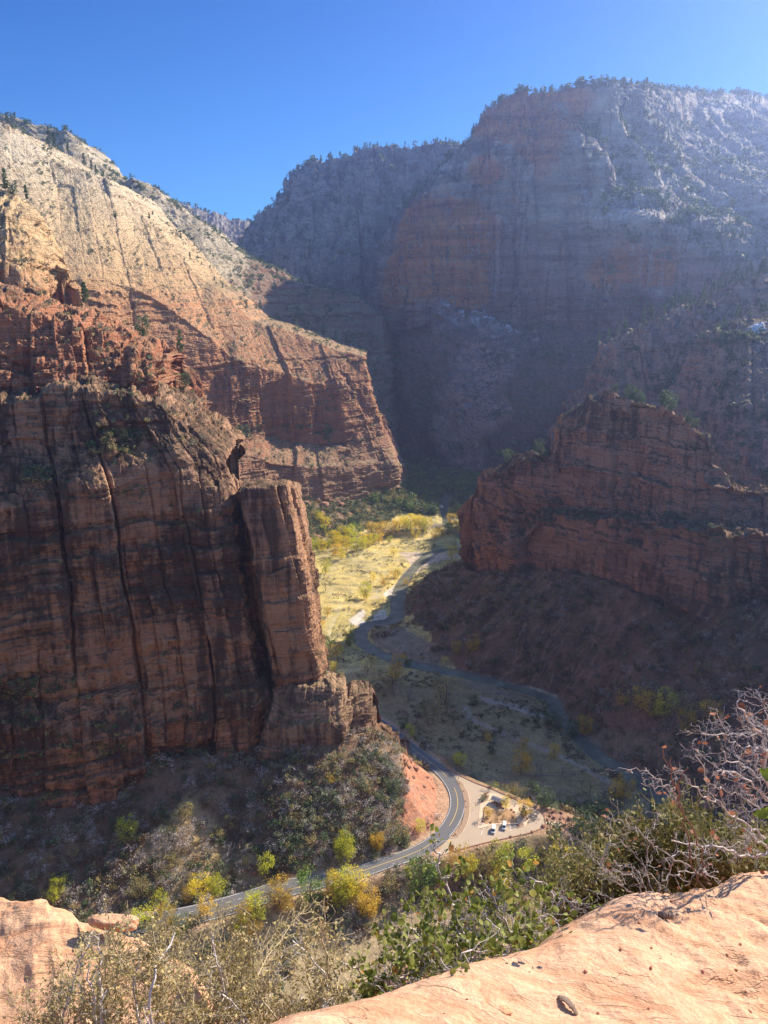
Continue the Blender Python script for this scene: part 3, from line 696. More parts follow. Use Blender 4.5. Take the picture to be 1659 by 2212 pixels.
tA = np.maximum(talus(A_foot, .72, 7), np.maximum(talus(A_foot2, .95, 3), talus(A_back, 1.0, 6, 0)))
tB = talus(B_foot, .50, 6, .0011); tH = np.where(EAST, talus(H_foot, .66, 7, .001), -60); tF = talus(F_foot, .5, 12, 0)
floor = 2.2+2.2*sstep(10, 90, dR)+1.3*n1*sstep(10, 40, dR)+.35*n2
# the terrace under the road side near the viewer
floor += 6*sstep(330, 250, Y)*sstep(60, -60, X)
Zt = np.maximum(np.maximum(tA, tB), np.maximum(tH, tF))
k_ = 4.0; Z = np.where(np.abs(Zt-floor) > 30, np.maximum(Zt, floor), k_*np.log(np.exp(np.clip(Zt, -60, 300)/k_-50)+np.exp(floor/k_-50))+50*k_)
Z += .35*n3*sstep(2, 12, Z)
# road and car park cut and fill
edge = np.minimum(dRd-8.0, dL-1.0); zb = np.where(dRd-8 < dL-1, zRd, ZR)
e = np.maximum(edge, 0)
up = zb+.95*e+1.0*n2*sstep(0, 8, e); dn = zb-.85*e+.8*n2*sstep(0, 8, e)
Z = np.clip(Z, dn, up)
Z = np.where(edge < 0, zb-.05, Z)
Z = np.where(dRd < 6.5, zRd-.35, Z)
Z = np.where(inside(X, Y, lot_poly) , ZR-.35, Z)
# the river bed
hw = 6.0+1.6*vnoise(X/40, Y/40, X*0, 310)
bank = .35+.10*np.maximum(dR-hw, 0)+.9*np.maximum(dR-hw-6, 0)
Z = np.minimum(Z, bank); Z = np.where(dR < hw, -1.0, Z)
ZG = Z

def hz_at(x, y):
    """ground height by bilinear lookup"""
    i = np.clip(np.searchsorted(GX, x)-1, 0, len(GX)-2); j = np.clip(np.searchsorted(GY, y)-1, 0, len(GY)-2)
    tx = (x-GX[i])/(GX[i+1]-GX[i]); ty = (y-GY[j])/(GY[j+1]-GY[j])
    return (ZG[j, i]*(1-tx)+ZG[j, i+1]*tx)*(1-ty)+(ZG[j+1, i]*(1-tx)+ZG[j+1, i+1]*tx)*ty

# ground colours: what grows or lies where
C = np.zeros(X.shape+(3,)); C[:] = (.54, .42, .15)
def lay(m, col):
    global C
    m = np.clip(m, 0, 1)[..., None]; C = C*(1-m)+np.array(col)*m
def pm(poly, soft=4, wob=5):
    ins = inside(X+wob*n2, Y+wob*n1, poly); d, _ = pdist(X+wob*n2, Y+wob*n1, poly, True)
    return np.where(ins, sstep(0, soft, d), 0)
lay(sstep(-.1, .5, n1)*.6, (.34, .29, .10)); lay(sstep(.15, .6, n2)*.4, (.30, .25, .14)); lay(sstep(.2, .7, fbm(X/25, Y/9, X*0, 4, 320))*.6, (.24, .21, .12))
lay(sstep(.1, .5, fbm(X/9+5, Y/20, X*0, 4, 321))*.5, (.50, .42, .22))
# near floor: browner grass, with the valley shade put into its colour
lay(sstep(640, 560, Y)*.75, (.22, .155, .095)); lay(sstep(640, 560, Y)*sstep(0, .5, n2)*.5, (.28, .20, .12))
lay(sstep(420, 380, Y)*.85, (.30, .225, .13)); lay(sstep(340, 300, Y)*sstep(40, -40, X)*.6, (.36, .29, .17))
lay(pm([gp(u, v, 4) for u, v in [(880, 1880), (1100, 1880), (1150, 1960), (900, 1990)]], 8)*.7, (.30, .14, .07))
slope = sstep(2.0, 9, Zt-floor)
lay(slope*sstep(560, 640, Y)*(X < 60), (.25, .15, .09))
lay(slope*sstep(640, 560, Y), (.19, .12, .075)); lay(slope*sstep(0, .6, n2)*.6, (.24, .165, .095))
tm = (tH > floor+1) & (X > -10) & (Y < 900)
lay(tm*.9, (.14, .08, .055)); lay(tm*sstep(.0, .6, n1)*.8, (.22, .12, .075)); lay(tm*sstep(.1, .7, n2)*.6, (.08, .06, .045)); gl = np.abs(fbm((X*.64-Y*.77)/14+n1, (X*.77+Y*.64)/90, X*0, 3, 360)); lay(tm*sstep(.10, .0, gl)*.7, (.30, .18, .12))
# golden open slope among the near talus, red cut beside the road
lay(pm([gp(*q, 30) for q in [(300, 1800), (420, 1740), (520, 1800), (580, 1820), (560, 1900), (420, 1900), (300, 1880)]], 8)*.85, (.40, .29, .15))
red = [gp(*r7(*q), z) for q, z in [((380, 400), 22), ((450, 405), 22), ((560, 490), 18), ((650, 590), 17), ((655, 680), 17), ((600, 770), 17), ((500, 850), 17), ((360, 760), 26), ((350, 620), 40), ((400, 500), 38)]]
lay(pm(red, 3, 3), (.44, .20, .12)); lay(pm(red, 3, 3)*sstep(.0, .5, n3)*.6, (.34, .20, .135))
lay(sstep(10, 6.5, dRd)*.9, (.40, .28, .18)); lay(sstep(5, 0, dL)*inl*.9+0, (.43, .27, .17))
lay(pm([gp(*r1b(*q), ZR) for q in [(1000, 540), (1150, 560), (1330, 640), (1400, 700), (1300, 800), (1060, 770), (1075, 700), (1060, 620)]], 3, 2), (.42, .24, .16))
# gravel bars, sand, wash tracks, and one painted strip of sun
GRV = (.56, .50, .42); SND = (.46, .37, .27)
for f, q, c_ in ((r8, [(425, 1085), (415, 1040), (470, 985), (575, 952), (580, 985), (540, 1030), (620, 1050), (520, 1085)], GRV), (r8, [(612, 1042), (690, 955), (760, 945), (780, 1010), (840, 990), (880, 1000), (830, 1022)], GRV),
                 (r8, [(720, 830), (760, 760), (860, 690), (865, 740), (850, 800), (740, 840)], GRV), (r8, [(600, 830), (680, 820), (720, 850), (640, 850)], SND),
                 (r8, [(820, 1020), (870, 1000), (905, 990), (850, 860), (820, 870)], GRV),
                 (r4, [(520, 1040), (600, 1010), (700, 990), (780, 1040), (900, 1120), (980, 1170), (960, 1225), (850, 1225), (700, 1180), (560, 1110)], (.27, .21, .15)),
                 (r4, [(700, 570), (830, 560), (1090, 560), (1090, 590), (900, 640), (820, 700), (800, 650)], SND),
                 (r7, [(790, 55), (930, 80), (1080, 110), (1200, 160), (1190, 195), (1000, 140), (830, 100)], (.36, .29, .23)),
                 (r4, [(1380, 1340), (1659, 1440), (1659, 1400), (1500, 1350)], (.40, .32, .24)),
                 (r4, [(1000, 1300), (1200, 1330), (1400, 1400), (1500, 1450), (1400, 1450), (1150, 1380)], (.26, .20, .14))):
    lay(pm([gp(*f(*a_), 2) for a_ in q], 2.5, 2), c_)
def track(f, q, wd, c_, s_=1.0, z=3):
    d, _ = pdist(X+1.5*n2, Y+1.5*n2, crom([gp(*f(*a_), z) for a_ in q], 5)); lay(sstep(wd, wd*.4, d)*s_, c_)
track(r7, [(740, 120), (770, 180), (850, 225), (960, 270), (1060, 310), (1180, 350), (1300, 400), (1430, 470), (1540, 520)], 3.6, (.34, .27, .21), .9)
track(r8, [(230, 1200), (240, 1130), (300, 1000), (330, 900)], 1.6, (.50, .42, .26), .8); track(r8, [(600, 840), (660, 800), (690, 755), (740, 740)], 1.6, (.52, .45, .30), .8)
track(r4, [(270, 1310), (360, 1280), (470, 1255)], 4.5, (.52, .42, .22)); track(r7, [(920, 540), (1080, 560), (1240, 600), (1500, 640)], 2.5, (.30, .2, .14), .7)  # first strip: a sliver of sunlight put into the ground colour
track(r5b, [(150, 200), (330, 320), (600, 430), (900, 540), (1250, 690)], 9, (.24, .17, .11), .8); track(r5b, [(100, 100), (400, 180), (800, 300), (1250, 440)], 6, (.17, .11, .075), .8)
lay(pm([gp(*r8(*q), 2) for q in [(380, 960), (560, 900), (700, 850), (830, 830), (810, 900), (700, 930), (560, 950), (420, 1020)]], 3, 3)*.7, (.40, .30, .10))
lay(pm([gp(*r8(*q), 2) for q in [(1130, 560), (1300, 500), (1440, 480), (1300, 560), (1150, 640), (1050, 650)]], 3, 3)*.8, (.46, .40, .14))
# pale rubble chute at the canyon bottom far away
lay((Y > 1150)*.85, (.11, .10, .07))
lay((dR < hw+1)*1.0, (.17, .15, .12))
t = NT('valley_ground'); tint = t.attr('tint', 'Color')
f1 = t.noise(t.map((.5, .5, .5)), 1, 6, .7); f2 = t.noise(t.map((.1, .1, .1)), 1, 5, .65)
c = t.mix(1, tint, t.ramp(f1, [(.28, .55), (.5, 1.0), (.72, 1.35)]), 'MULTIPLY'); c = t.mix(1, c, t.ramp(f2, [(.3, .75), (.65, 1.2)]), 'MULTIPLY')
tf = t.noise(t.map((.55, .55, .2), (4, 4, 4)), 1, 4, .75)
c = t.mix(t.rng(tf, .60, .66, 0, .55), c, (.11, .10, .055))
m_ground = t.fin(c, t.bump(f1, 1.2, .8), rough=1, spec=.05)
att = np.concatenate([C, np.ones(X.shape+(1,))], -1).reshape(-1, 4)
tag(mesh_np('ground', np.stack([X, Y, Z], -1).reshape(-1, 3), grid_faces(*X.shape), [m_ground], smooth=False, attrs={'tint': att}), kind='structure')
ground_normal = grid_normals(np.stack([X, Y, Z], -1))

# ---------------------------------------------------------------- river, road, car park
def strip(name, line, hl, hr, dz, mat, sub=1, kind='structure', parent=None, link=True):
    L = np.asarray(line, float); T = np.gradient(L[:, :2], axis=0); T /= np.linalg.norm(T, axis=1, keepdims=True)+1e-9
    Nn = np.stack([-T[:, 1], T[:, 0]], 1); hl = np.broadcast_to(hl, len(L)); hr = np.broadcast_to(hr, len(L))
    a = L[:, :2]+Nn*hl[:, None]; b = L[:, :2]-Nn*hr[:, None]
    V = np.empty((len(L), 2, 3)); V[:, 0, :2] = a; V[:, 1, :2] = b; V[:, :, 2] = L[:, 2:3]+dz
    return V.reshape(-1, 3), grid_faces(len(L), 2)
t = NT('river_water'); wv = t.noise(t.map((.35, .35, 1)), 1, 5, .7, 1.0); wr = t.noise(t.map((.06, .06, .06)), 1, 4, .6)
cw = t.mix(t.rng(wr, .35, .7), (.085, .088, .072), (.19, .19, .14))
foam = t.math('MULTIPLY', t.rng(wr, .52, .62), t.rng(wv, .60, .68)); cw = t.mix(foam, cw, (.7, .7, .68))
m_water = t.fin(cw, t.bump(wv, .4, .35), rough=.3, spec=.16)
V, Fc = strip('river', river_c, 9, 9, 0, m_water); V[:, 2] = -.25+0*V[:, 2]
tag(mesh_np('river', V, Fc, [m_water], smooth=True), kind='structure')
# asphalt
def asphalt(name, c0, c1):
    t = NT(name); a = t.noise(t.map((.08, .08, .1)), 1, 4, .6); b = t.noise(t.map((3, 3, 3)), 1, 3, .7)
    c = t.mix(a, c0, c1); c = t.mix(1, c, t.ramp(b, [(.3, .82), (.7, 1.15)]), 'MULTIPLY'); return t.fin(c, rough=.85, spec=.3)
m_asph = asphalt('asphalt', (.105, .105, .11), (.145, .143, .145)); m_conc = asphalt('concrete', (.38, .29, .20), (.46, .36, .255))
m_walk = asphalt('tan_concrete', (.58, .42, .28), (.66, .50, .35)); m_white = plain('road_white', (.75, .74, .70), .6, .15, 2); m_yel = plain('road_yellow', (.62, .42, .10), .6, .2, 2)
m_kerb = plain('red_kerb', (.34, .17, .11), .9, .25, 1)
near = road_c  # resample finer
seg = np.linalg.norm(np.diff(near[:, :2], axis=0), axis=1); sl = np.concatenate([[0], np.cumsum(seg)]); qs = np.arange(0, sl[-1], 2.0)
near = np.stack([np.interp(qs, sl, near[:, k]) for k in range(3)], 1)
for _ in range(3): near[1:-1] = (near[:-2]+2*near[1:-1]+near[2:])/4
# travelling from far to near: right hand side (east) faces the river on the bend
uu = 829.5+near[:, 0]/(near[:, 1]*CP-(near[:, 2]-300)*SP)*F_PX     # only to find where the lay-by lane starts along the road
s_layby = np.interp(0, [0, 1], [0, 0]); iy = np.argmin(np.abs(near[:, 0]-gp(*r6b(1250, 690), ZR)[0])+1e3*(near[:, 1] > 400))
wR = 4.6+4.0*sstep(iy-4, iy+14, np.arange(len(near)))*0+0
sgn = np.arange(len(near)); lb = 3.6*sstep(iy-6, iy+10, sgn)
V, Fc = strip('road', near, 4.7, 4.7+lb, .0, m_asph); tag(mesh_np('road', V, Fc, [m_asph]), kind='structure')
def paint(name, off, wd, mat, i0=0, i1=None, dash=None, offv=None):
    Vs, Fs, b = [], [], 0; L = near[i0:i1]
    T = np.gradient(L[:, :2], axis=0); T /= np.linalg.norm(T, axis=1, keepdims=True); Nn = np.stack([-T[:, 1], T[:, 0]], 1)
    o_ = off if offv is None else offv[i0:i1, None]
    c_ = np.concatenate([L[:, :2]+Nn*o_, L[:, 2:3]], 1)
    runs = [(0, len(c_))] if not dash else [(k, k+dash[0]+1) for k in range(0, len(c_)-dash[0]-1, dash[0]+dash[1])]
    for a_, b_ in runs:
        v_, f_ = strip('', c_[a_:b_], wd/2, wd/2, .035, mat); Vs.append(v_); Fs.append(f_+b); b += len(v_)
    return tag(mesh_np(name, np.concatenate(Vs), np.concatenate(Fs), [mat]), kind='structure')
i_l0 = np.argmin(np.hypot(near[:, 0]-lot_poly[0][0], near[:, 1]-lot_poly[0][1])); i_l1 = np.argmin(np.hypot(near[:, 0]-lot_out[-1][0], near[:, 1]-lot_out[-1][1]))
ins = np.argmin(np.hypot(near[:, 0]-lot_in[-1][0], near[:, 1]-lot_in[-1][1])); ins2 = np.argmin(np.hypot(near[:, 0]-lot_in[1][0], near[:, 1]-lot_in[1][1]))
paint('road_edge_line', 4.1, .19, m_white, 0, i_l0-2); paint('road_edge_line', 4.1, .19, m_white, ins, ins2); paint('road_edge_line', 4.1, .19, m_white, i_l1+2)
paint('road_edge_line', 0, .17, m_white, 0, None, None, -4.1-lb)
paint('road_centre_line', .0, .28, m_yel, 0, ins-2); paint('road_centre_line', .0, .30, m_yel, ins+3, ins2-4); paint('road_centre_line', .0, .28, m_yel, i_l1-3)
paint('road_lane_line', 0, .16, m_white, iy+4, None, (1, 2), 0*lb-4.0)
def flat(name, poly, z, mat, thick=.12, label=None, kind='structure'):
    b_ = bpy.data.meshes.new(name); import bmesh
    bm = bmesh.new(); vs = [bm.verts.new((p[0], p[1], z)) for p in poly]; fc = bm.faces.new(vs); 
    if fc.normal.z < 0: fc.normal_flip()
    bm.normal_update(); bmesh.ops.triangulate(bm, faces=bm.faces[:]); r_ = bmesh.ops.extrude_face_region(bm, geom=bm.faces[:])
    for v_ in [g for g in r_['geom'] if isinstance(g, bmesh.types.BMVert)]: v_.co.z += -thick
    bmesh.ops.recalc_face_normals(bm, faces=bm.faces[:]); bm.to_mesh(b_); bm.free(); b_.materials.append(mat)
    o = bpy.data.objects.new(name, b_); COL.objects.link(o); return tag(o, label, kind=kind)
flat('car_park_pavement', lot_poly, ZR-.03, m_conc, .1)
strip_poly = G(r1b, [(228, 292), (262, 300), (300, 342), (338, 412), (352, 500), (350, 600), (330, 690), (288, 768), (240, 818), (196, 826), (238, 778), (278, 700), (304, 600), (306, 500), (286, 410), (250, 330)], ZR)
m_soil = plain('gravel_soil', (.34, .235, .16), 1, .4, 1.5, spec=.05)
flat('verge', strip_poly, ZR+.16, m_soil, .4)
isl = G(r1b, [(456, 420), (478, 408), (610, 420), (780, 478), (880, 530), (905, 600), (905, 655), (870, 725), (800, 728), (786, 700), (600, 700), (500, 728), (425, 745), (440, 620), (455, 500)], ZR)
flat('footpath', isl, ZR+.14, m_walk, .3)
soil_in = G(r1b, [(505, 540), (560, 548), (650, 590), (700, 560), (760, 580), (790, 640), (800, 690), (600, 690), (500, 700), (485, 690)], ZR)
flat('soil_bed', soil_in, ZR+.17, plain('bed_soil', (.40, .25, .13), 1, .3, 1.2, spec=.05), .1)
flat('soil_bed', G(r1b, [(786, 702), (850, 686), (866, 716), (800, 734)], ZR), ZR+.18, m_soil, .1)
flat('soil_bed', G(r1b, [(462, 425), (540, 425), (520, 480), (462, 500)], ZR), ZR+.18, m_soil, .1)
flat('footpath', G(r1b, [(1062, 680), (1120, 676), (1190, 680), (1225, 705), (1200, 738), (1165, 728), (1110, 702), (1060, 694)], ZR), ZR+.1, m_walk, .3)
def kerb(line, wd=.35, h=.16, mat=m_kerb, name='kerb'):
    v_, f_ = strip('', line, wd/2, wd/2, 0, None); lo = v_.copy(); hi = v_.copy(); hi[:, 2] = ZR+h; lo[:, 2] = ZR-.3
    n = len(line); V = np.concatenate([lo, hi]); F_ = []
    for i in range(n-1):
        a, b, c_, d = 2*i, 2*i+1, 2*i+3, 2*i+2; o_ = 2*n
        F_ += [(a+o_, b+o_, c_+o_, d+o_), (a, d, d+o_, a+o_), (b, b+o_, c_+o_, c_)]
    F_ += [(0, 2*n, 2*n+1, 1), (2*n-2, 2*n-1, 4*n-1, 4*n-2)]
    return tag(mesh_np(name, V, F_, [mat]), kind='structure')
kerb(np.array(lot_out[:-1]), .5, .3); kerb(np.array([lot_in[i] for i in range(1, len(lot_in))]), .3, .16, m_walk)
m_line = m_white
for q in ((598, 706, 588, 792), (484, 734, 462, 800), (540, 722, 522, 800), (668, 700, 662, 770), (735, 695, 735, 760)):
    a, b = gp(*r1b(*q[:2]), ZR), gp(*r1b(*q[2:]), ZR); v_, f_ = strip('', [a, b], .09, .09, .0, None); tag(mesh_np('parking_line', v_, f_, [m_line]), kind='structure')
# ---------------------------------------------------------------- plants
def ray_ground(u, v):
    a, b = (u-CU)/F_PX, (CV-v)/F_PX; d = np.array([a, CP+b*SP, b*CP-SP])
    y = np.linspace(240, 1400, 2400); t_ = y/d[1]; x = d[0]*t_; z = CAM_Z+d[2]*t_
    g = np.array([hz_at(xx, yy) for xx, yy in zip(x[::6], y[::6])]); k = np.nonzero(z[::6] < g)[0]
    if not len(k): return None
    k = k[0]; y0, y1 = y[::6][max(k-1, 0)], y[::6][k]
    for _ in range(8):
        ym = (y0+y1)/2; tm_ = ym/d[1]
        if CAM_Z+d[2]*tm_ < hz_at(d[0]*tm_, ym): y1 = ym
        else: y0 = ym
    tm_ = y1/d[1]; return (d[0]*tm_, y1, hz_at(d[0]*tm_, y1))
def quads(cen, size, r, flat_=.0):
    n = len(cen); a = r.normal(size=(n, 3)); a /= np.linalg.norm(a, axis=1, keepdims=True)
    b = np.cross(a, r.normal(size=(n, 3))); b /= np.linalg.norm(b, axis=1, keepdims=True)
    s_ = (np.asarray(size)*np.ones(n)*r.uniform(.6, 1.3, n))[:, None]*.5
    V = np.stack([cen-a*s_, cen+b*s_*.8, cen+a*s_, cen-b*s_*.8], 1).reshape(-1, 3)
    return V, np.arange(4*n).reshape(n, 4)
def crown_pts(h, rad, nclump, nleaf, r, base=.25, cone=0, spread=.22):
    """leaf positions gathered in clumps through the volume of a crown, with gaps between"""
    out = []
    for i in range(nclump):
        t_ = r.uniform(base, 1); prof = (1-t_)*1.05+.05 if cone else math.sqrt(max(0, 1-((t_-.62)/.5)**2))*1.0+.12
        an = r.uniform(0, 2*math.pi); q = rad*prof*math.sqrt(r.uniform(.15, 1))
        c = np.array([q*math.cos(an), q*math.sin(an), h*t_]); n = max(3, int(nleaf/nclump*r.uniform(.5, 1.5)))
        out.append(c+r.normal(size=(n, 3))*rad*spread*np.array([1, 1, .75]))
    P = np.concatenate(out); P[:, 2] = np.clip(P[:, 2], h*base*.6, h*1.02); return P
def trunk_mb(h, rad, r, limbs=6, th=.03, lean=.05):
    m = MB(); top = np.array([r.normal()*lean*h, r.normal()*lean*h, h*.62]); pts_ = [(0, 0, -.3), tuple(top*.5+r.normal(size=3)*.03*h), tuple(top)]
    m.tube(pts_, [h*th, h*th*.8, h*th*.45], 6)
    for k in range(limbs):
        an = 2*math.pi*k/limbs+r.uniform(-.5, .5); t_ = r.uniform(.3, 1); p0 = top*t_; l_ = rad*r.uniform(.6, .95)
        e_ = np.array([math.cos(an)*l_, math.sin(an)*l_, min(h*.95, p0[2]+h*r.uniform(.15, .4))]); md = (p0+e_)/2+np.array([0, 0, h*.03])
        m.tube([tuple(p0), tuple(md), tuple(e_)], [h*th*.45, h*th*.3, h*th*.12], 4, False)
    return m
def bare_mb(h, rad, r, n=7):
    m = trunk_mb(h, rad, r, n, .022, .08)
    for _ in range(60):
        an = r.uniform(0, 2*math.pi); q = rad*r.uniform(.2, .9); z_ = h*r.uniform(.45, .95); p0 = np.array(m.v[r.integers(len(m.v)//2, len(m.v))]); d_ = r.normal(size=3)*h*.08+np.array([math.cos(an), math.sin(an), 1])*h*.05
        m.tube([tuple(p0), tuple(p0+d_)], [h*.007, h*.003], 3, False)
    return m
L_YEL = leaf_mat('yellow_leaves', (.70, .52, .03), (.84, .68, .05), (.60, .54, .06), .5)
L_GOLD = leaf_mat('golden_leaves', (.58, .36, .06), (.70, .48, .07), (.60, .48, .09), .45)
L_LIME = leaf_mat('lime_leaves', (.40, .46, .04), (.56, .58, .06), (.68, .62, .08), .5)
L_GRN = leaf_mat('green_leaves', (.09, .16, .03), (.15, .24, .05), (.22, .30, .07), .3)
L_OLV = leaf_mat('olive_leaves', (.25, .23, .09), (.36, .31, .12), (.44, .36, .16), .3)
L_SAGE = leaf_mat('sage_leaves', (.24, .26, .16), (.34, .36, .22), (.17, .19, .11), .3)
L_GREY = leaf_mat('grey_twigs', (.42, .37, .34), (.54, .48, .44), (.30, .26, .24), .25)
L_JUN = leaf_mat('juniper_leaves', (.06, .10, .045), (.10, .15, .065), (.14, .19, .09), .2)
L_PINE = leaf_mat('pine_needles', (.06, .11, .045), (.10, .16, .065), (.15, .21, .09), .25)
L_RUST = leaf_mat('rust_leaves', (.20, .10, .05), (.28, .15, .07), (.16, .09, .055), .2)
L_BRSH = leaf_mat('brush_leaves', (.14, .09, .065), (.20, .135, .09), (.10, .08, .05), .1)
M_TRK = plain('grey_bark', (.17, .13, .11), .9, .3, 3, spec=.1); M_BARE = plain('bare_wood', (.26, .22, .20), .9, .3, 3, spec=.1)

KINDS = {}; TS, SS, GS = 1.6, 1.3, 1.2
def tree_kind(key, name, mat, h, rad, ncl, nlf, lsz, base=.25, cone=0, nvar=3, trunk=True, spread=.22, th=.03):
    vs = []
    for i in range(nvar):
        r = np.random.default_rng(hash(key) % 1 + 100+i*7+len(key)*13+ord(key[0])*3+ord(key[-1])); P = crown_pts(h, rad, ncl, nlf, r, base, cone, spread); V, Fc = quads(P, lsz, r)
        cm_ = mesh_np(name+'_crown', V, Fc, [mat], link=False)
        tm_ = trunk_mb(h, rad, r, 6, th).build(name+'_trunk', M_TRK, link=False) if trunk else None
        vs.append((cm_, tm_, V, Fc))
    KINDS[key] = (name, mat, h, vs)
tree_kind('yellow', 'cottonwood_tree', L_YEL, 9, 4.4, 54, 1500, .42, .2, 0, 4, True, .17)
tree_kind('gold', 'cottonwood_tree', L_GOLD, 8, 3.7, 44, 1200, .42, .15, 0, 4, True, .17)
tree_kind('lime', 'cottonwood_tree', L_LIME, 8, 3.5, 44, 1200, .42, .15, 0, 4, True, .17)
tree_kind('green', 'boxelder_tree', L_GRN, 7, 3.6, 36, 1500, .42, .12)
tree_kind('thin', 'cottonwood_tree', L_OLV, 8, 3.9, 30, 600, .38)
tree_kind('juniper', 'juniper_tree', L_JUN, 5, 2.4, 26, 800, .42, .05)
tree_kind('pine', 'pine_tree', L_PINE, 12, 3.0, 34, 700, .8, .12, 1, 3, True, .16, .02)
tree_kind('sage', 'shrub', L_SAGE, 2.6, 1.7, 14, 260, .36, .05, 0, 4, False)
tree_kind('olive', 'shrub', L_OLV, 2.8, 1.8, 14, 260, .36, .05, 0, 4, False)
tree_kind('grey', 'shrub', L_GREY, 3.2, 2.0, 12, 300, .34, .05, 0, 4, False, .3)
tree_kind('dark', 'shrub', L_JUN, 3.0, 1.8, 14, 300, .38, .05, 0, 4, False)
tree_kind('rust', 'shrub', L_RUST, 2.2, 1.6, 12, 220, .32, .05, 0, 3, False)
tree_kind('brush', 'shrub', L_BRSH, 2.2, 1.7, 12, 200, .36, .05, 0, 3, False)
bare_var = [(bare_mb(9, 4, np.random.default_rng(60+i)).build('bare_tree', M_BARE, link=False)) for i in range(3)]
cnt = [0]
def plant(key, loc, size=None, label=None, group=None, simple=False, cat=None):
    name, mat, h, vs = KINDS[key]; cnt[0] += 1; c_, t_, _, _ = vs[cnt[0] % len(vs)]; s_ = (size or h)/h*(SS if name == 'shrub' else TS); rz = (cnt[0]*2.399) % 6.28
    if t_ is None or simple:
        o = obj_of(name, c_); o.location = loc; o.rotation_euler = (0, 0, rz); o.scale = (s_, s_, s_*random.uniform(.85, 1.15))
    else:
        if loc[1] < 460: s_ *= .88
        o = empty(name, loc, rz, s_); o.scale = (s_*random.uniform(.78, 1.0), s_*random.uniform(.78, 1.0), s_*random.uniform(1.0, 1.22)); obj_of('crown', c_, o); obj_of('trunk', t_, o)
    return tag(o, label, cat or ('shrub' if name == 'shrub' else 'tree'), group)
def bare(loc, h, label, group):
    cnt[0] += 1; o = obj_of('bare_tree', bare_var[cnt[0] % 3]); o.location = loc; o.rotation_euler = (0, 0, cnt[0]*1.7); o.scale = (h/9*1.25,)*3; return tag(o, label, 'tree', group)
def put(f, lst, group=None, **kw):
    for e_ in lst:
        x_, y_, key, size = e_[:4]; g_ = ray_ground(*f(x_, y_))
        if g_ is None: continue
        lab = e_[4] if len(e_) > 4 else None
        if key == 'bare': bare(g_, size, lab, group)
        else: plant(key, g_, size, lab, group, **kw)
ident = lambda a, b: (a, b)
# ---- the yellow grove on the far valley floor (crop r8, base of each trunk)
adj = {'yellow': 'bright yellow', 'gold': 'orange gold', 'lime': 'yellow green', 'green': 'green', 'thin': 'thin olive'}
grove = [(60, 400, 'lime', 8), (100, 380, 'lime', 8), (165, 415, 'yellow', 9), (215, 380, 'lime', 8), (255, 340, 'yellow', 10), (300, 330, 'yellow', 10), (290, 450, 'gold', 9), (345, 480, 'yellow', 8), (340, 390, 'yellow', 11), (390, 385, 'yellow', 10),
         (360, 300, 'yellow', 11), (410, 280, 'lime', 10), (440, 330, 'lime', 11), (475, 260, 'green', 10), (480, 400, 'lime', 11), (540, 340, 'yellow', 9), (545, 390, 'lime', 10), (590, 360, 'yellow', 10), (620, 260, 'gold', 11), (640, 340, 'lime', 9), (660, 250, 'yellow', 9), (690, 320, 'gold', 9),
         (700, 250, 'gold', 11), (740, 270, 'gold', 11), (790, 330, 'lime', 6), (800, 245, 'gold', 10), (845, 230, 'gold', 9), (880, 225, 'yellow', 11), (920, 215, 'yellow', 10), (960, 220, 'lime', 8), (985, 200, 'yellow', 12), (1030, 195, 'yellow', 13), (1075, 205, 'yellow', 12), (1110, 220, 'lime', 10), (1145, 205, 'yellow', 10), (1035, 285, 'yellow', 9), (150, 150, 'yellow', 9), (200, 170, 'yellow', 8), (120, 110, 'lime', 8), (180, 225, 'lime', 7)]
for e_ in grove: put(r8, [e_+(f'{adj[e_[2]]} cottonwood in the long grove beside the far valley road',)], 'cottonwoods in the grove on the far valley floor')
put(r8, [(195, 610, 'lime', 10, 'rounded pale green cottonwood alone in the golden meadow nearest the cliff'), (85, 690, 'green', 7, 'small dark green tree against the edge of the pinnacle'), (195, 775, 'thin', 8, 'pale olive tree with open crown standing in the golden meadow'), (560, 840, 'lime', 10, 'lime green tree with a thin trunk near the gravel bar'),
          (640, 680, 'yellow', 6, 'small yellow tree beside the river shrubs'), (745, 725, 'gold', 7, 'orange yellow tree on the river bank, left of the bend'), (830, 660, 'gold', 6, 'low golden tree leaning over the sunlit river'), (870, 650, 'yellow', 6, 'low yellow tree at the edge of the sunlit river'), (1375, 480, 'yellow', 9, 'brilliant yellow tree alone beside the foot of the butte'),
          (830, 445, 'yellow', 6, 'small pale yellow tree below the grove in the meadow'), (140, 1150, 'gold', 7, 'orange tree at the lower end of the sunlit meadow'), (210, 1020, 'gold', 6, 'golden bush like tree midway down the meadow edge'), (570, 850, 'yellow', 5, 'small yellow sapling under the lime green tree'), (945, 720, 'gold', 5, 'small orange tree on the right bank of the sunlit river')], None)
put(r4, [(325, 1275, 'yellow', 5, 'tiny bright yellow tree lit beside the narrow sunlit strip of ground'), (365, 1165, 'lime', 4, 'small lime bush in the shade under the pinnacle'), (285, 1195, 'green', 4, 'small bright green bush at the shaded meadow edge'), (1010, 345, 'lime', 6, 'yellow green tree catching sun by the far river')])
for q in [(1020, 400), (1050, 440), (1075, 380), (1000, 460), (960, 480), (1040, 500), (1080, 460), (1060, 340), (930, 490)]:
    put(r4, [q+(('gold', 'green', 'thin')[q[0] % 3], 9, 'shaded tree in the dim grove between the river and the butte')], 'shaded trees between the river and the butte')
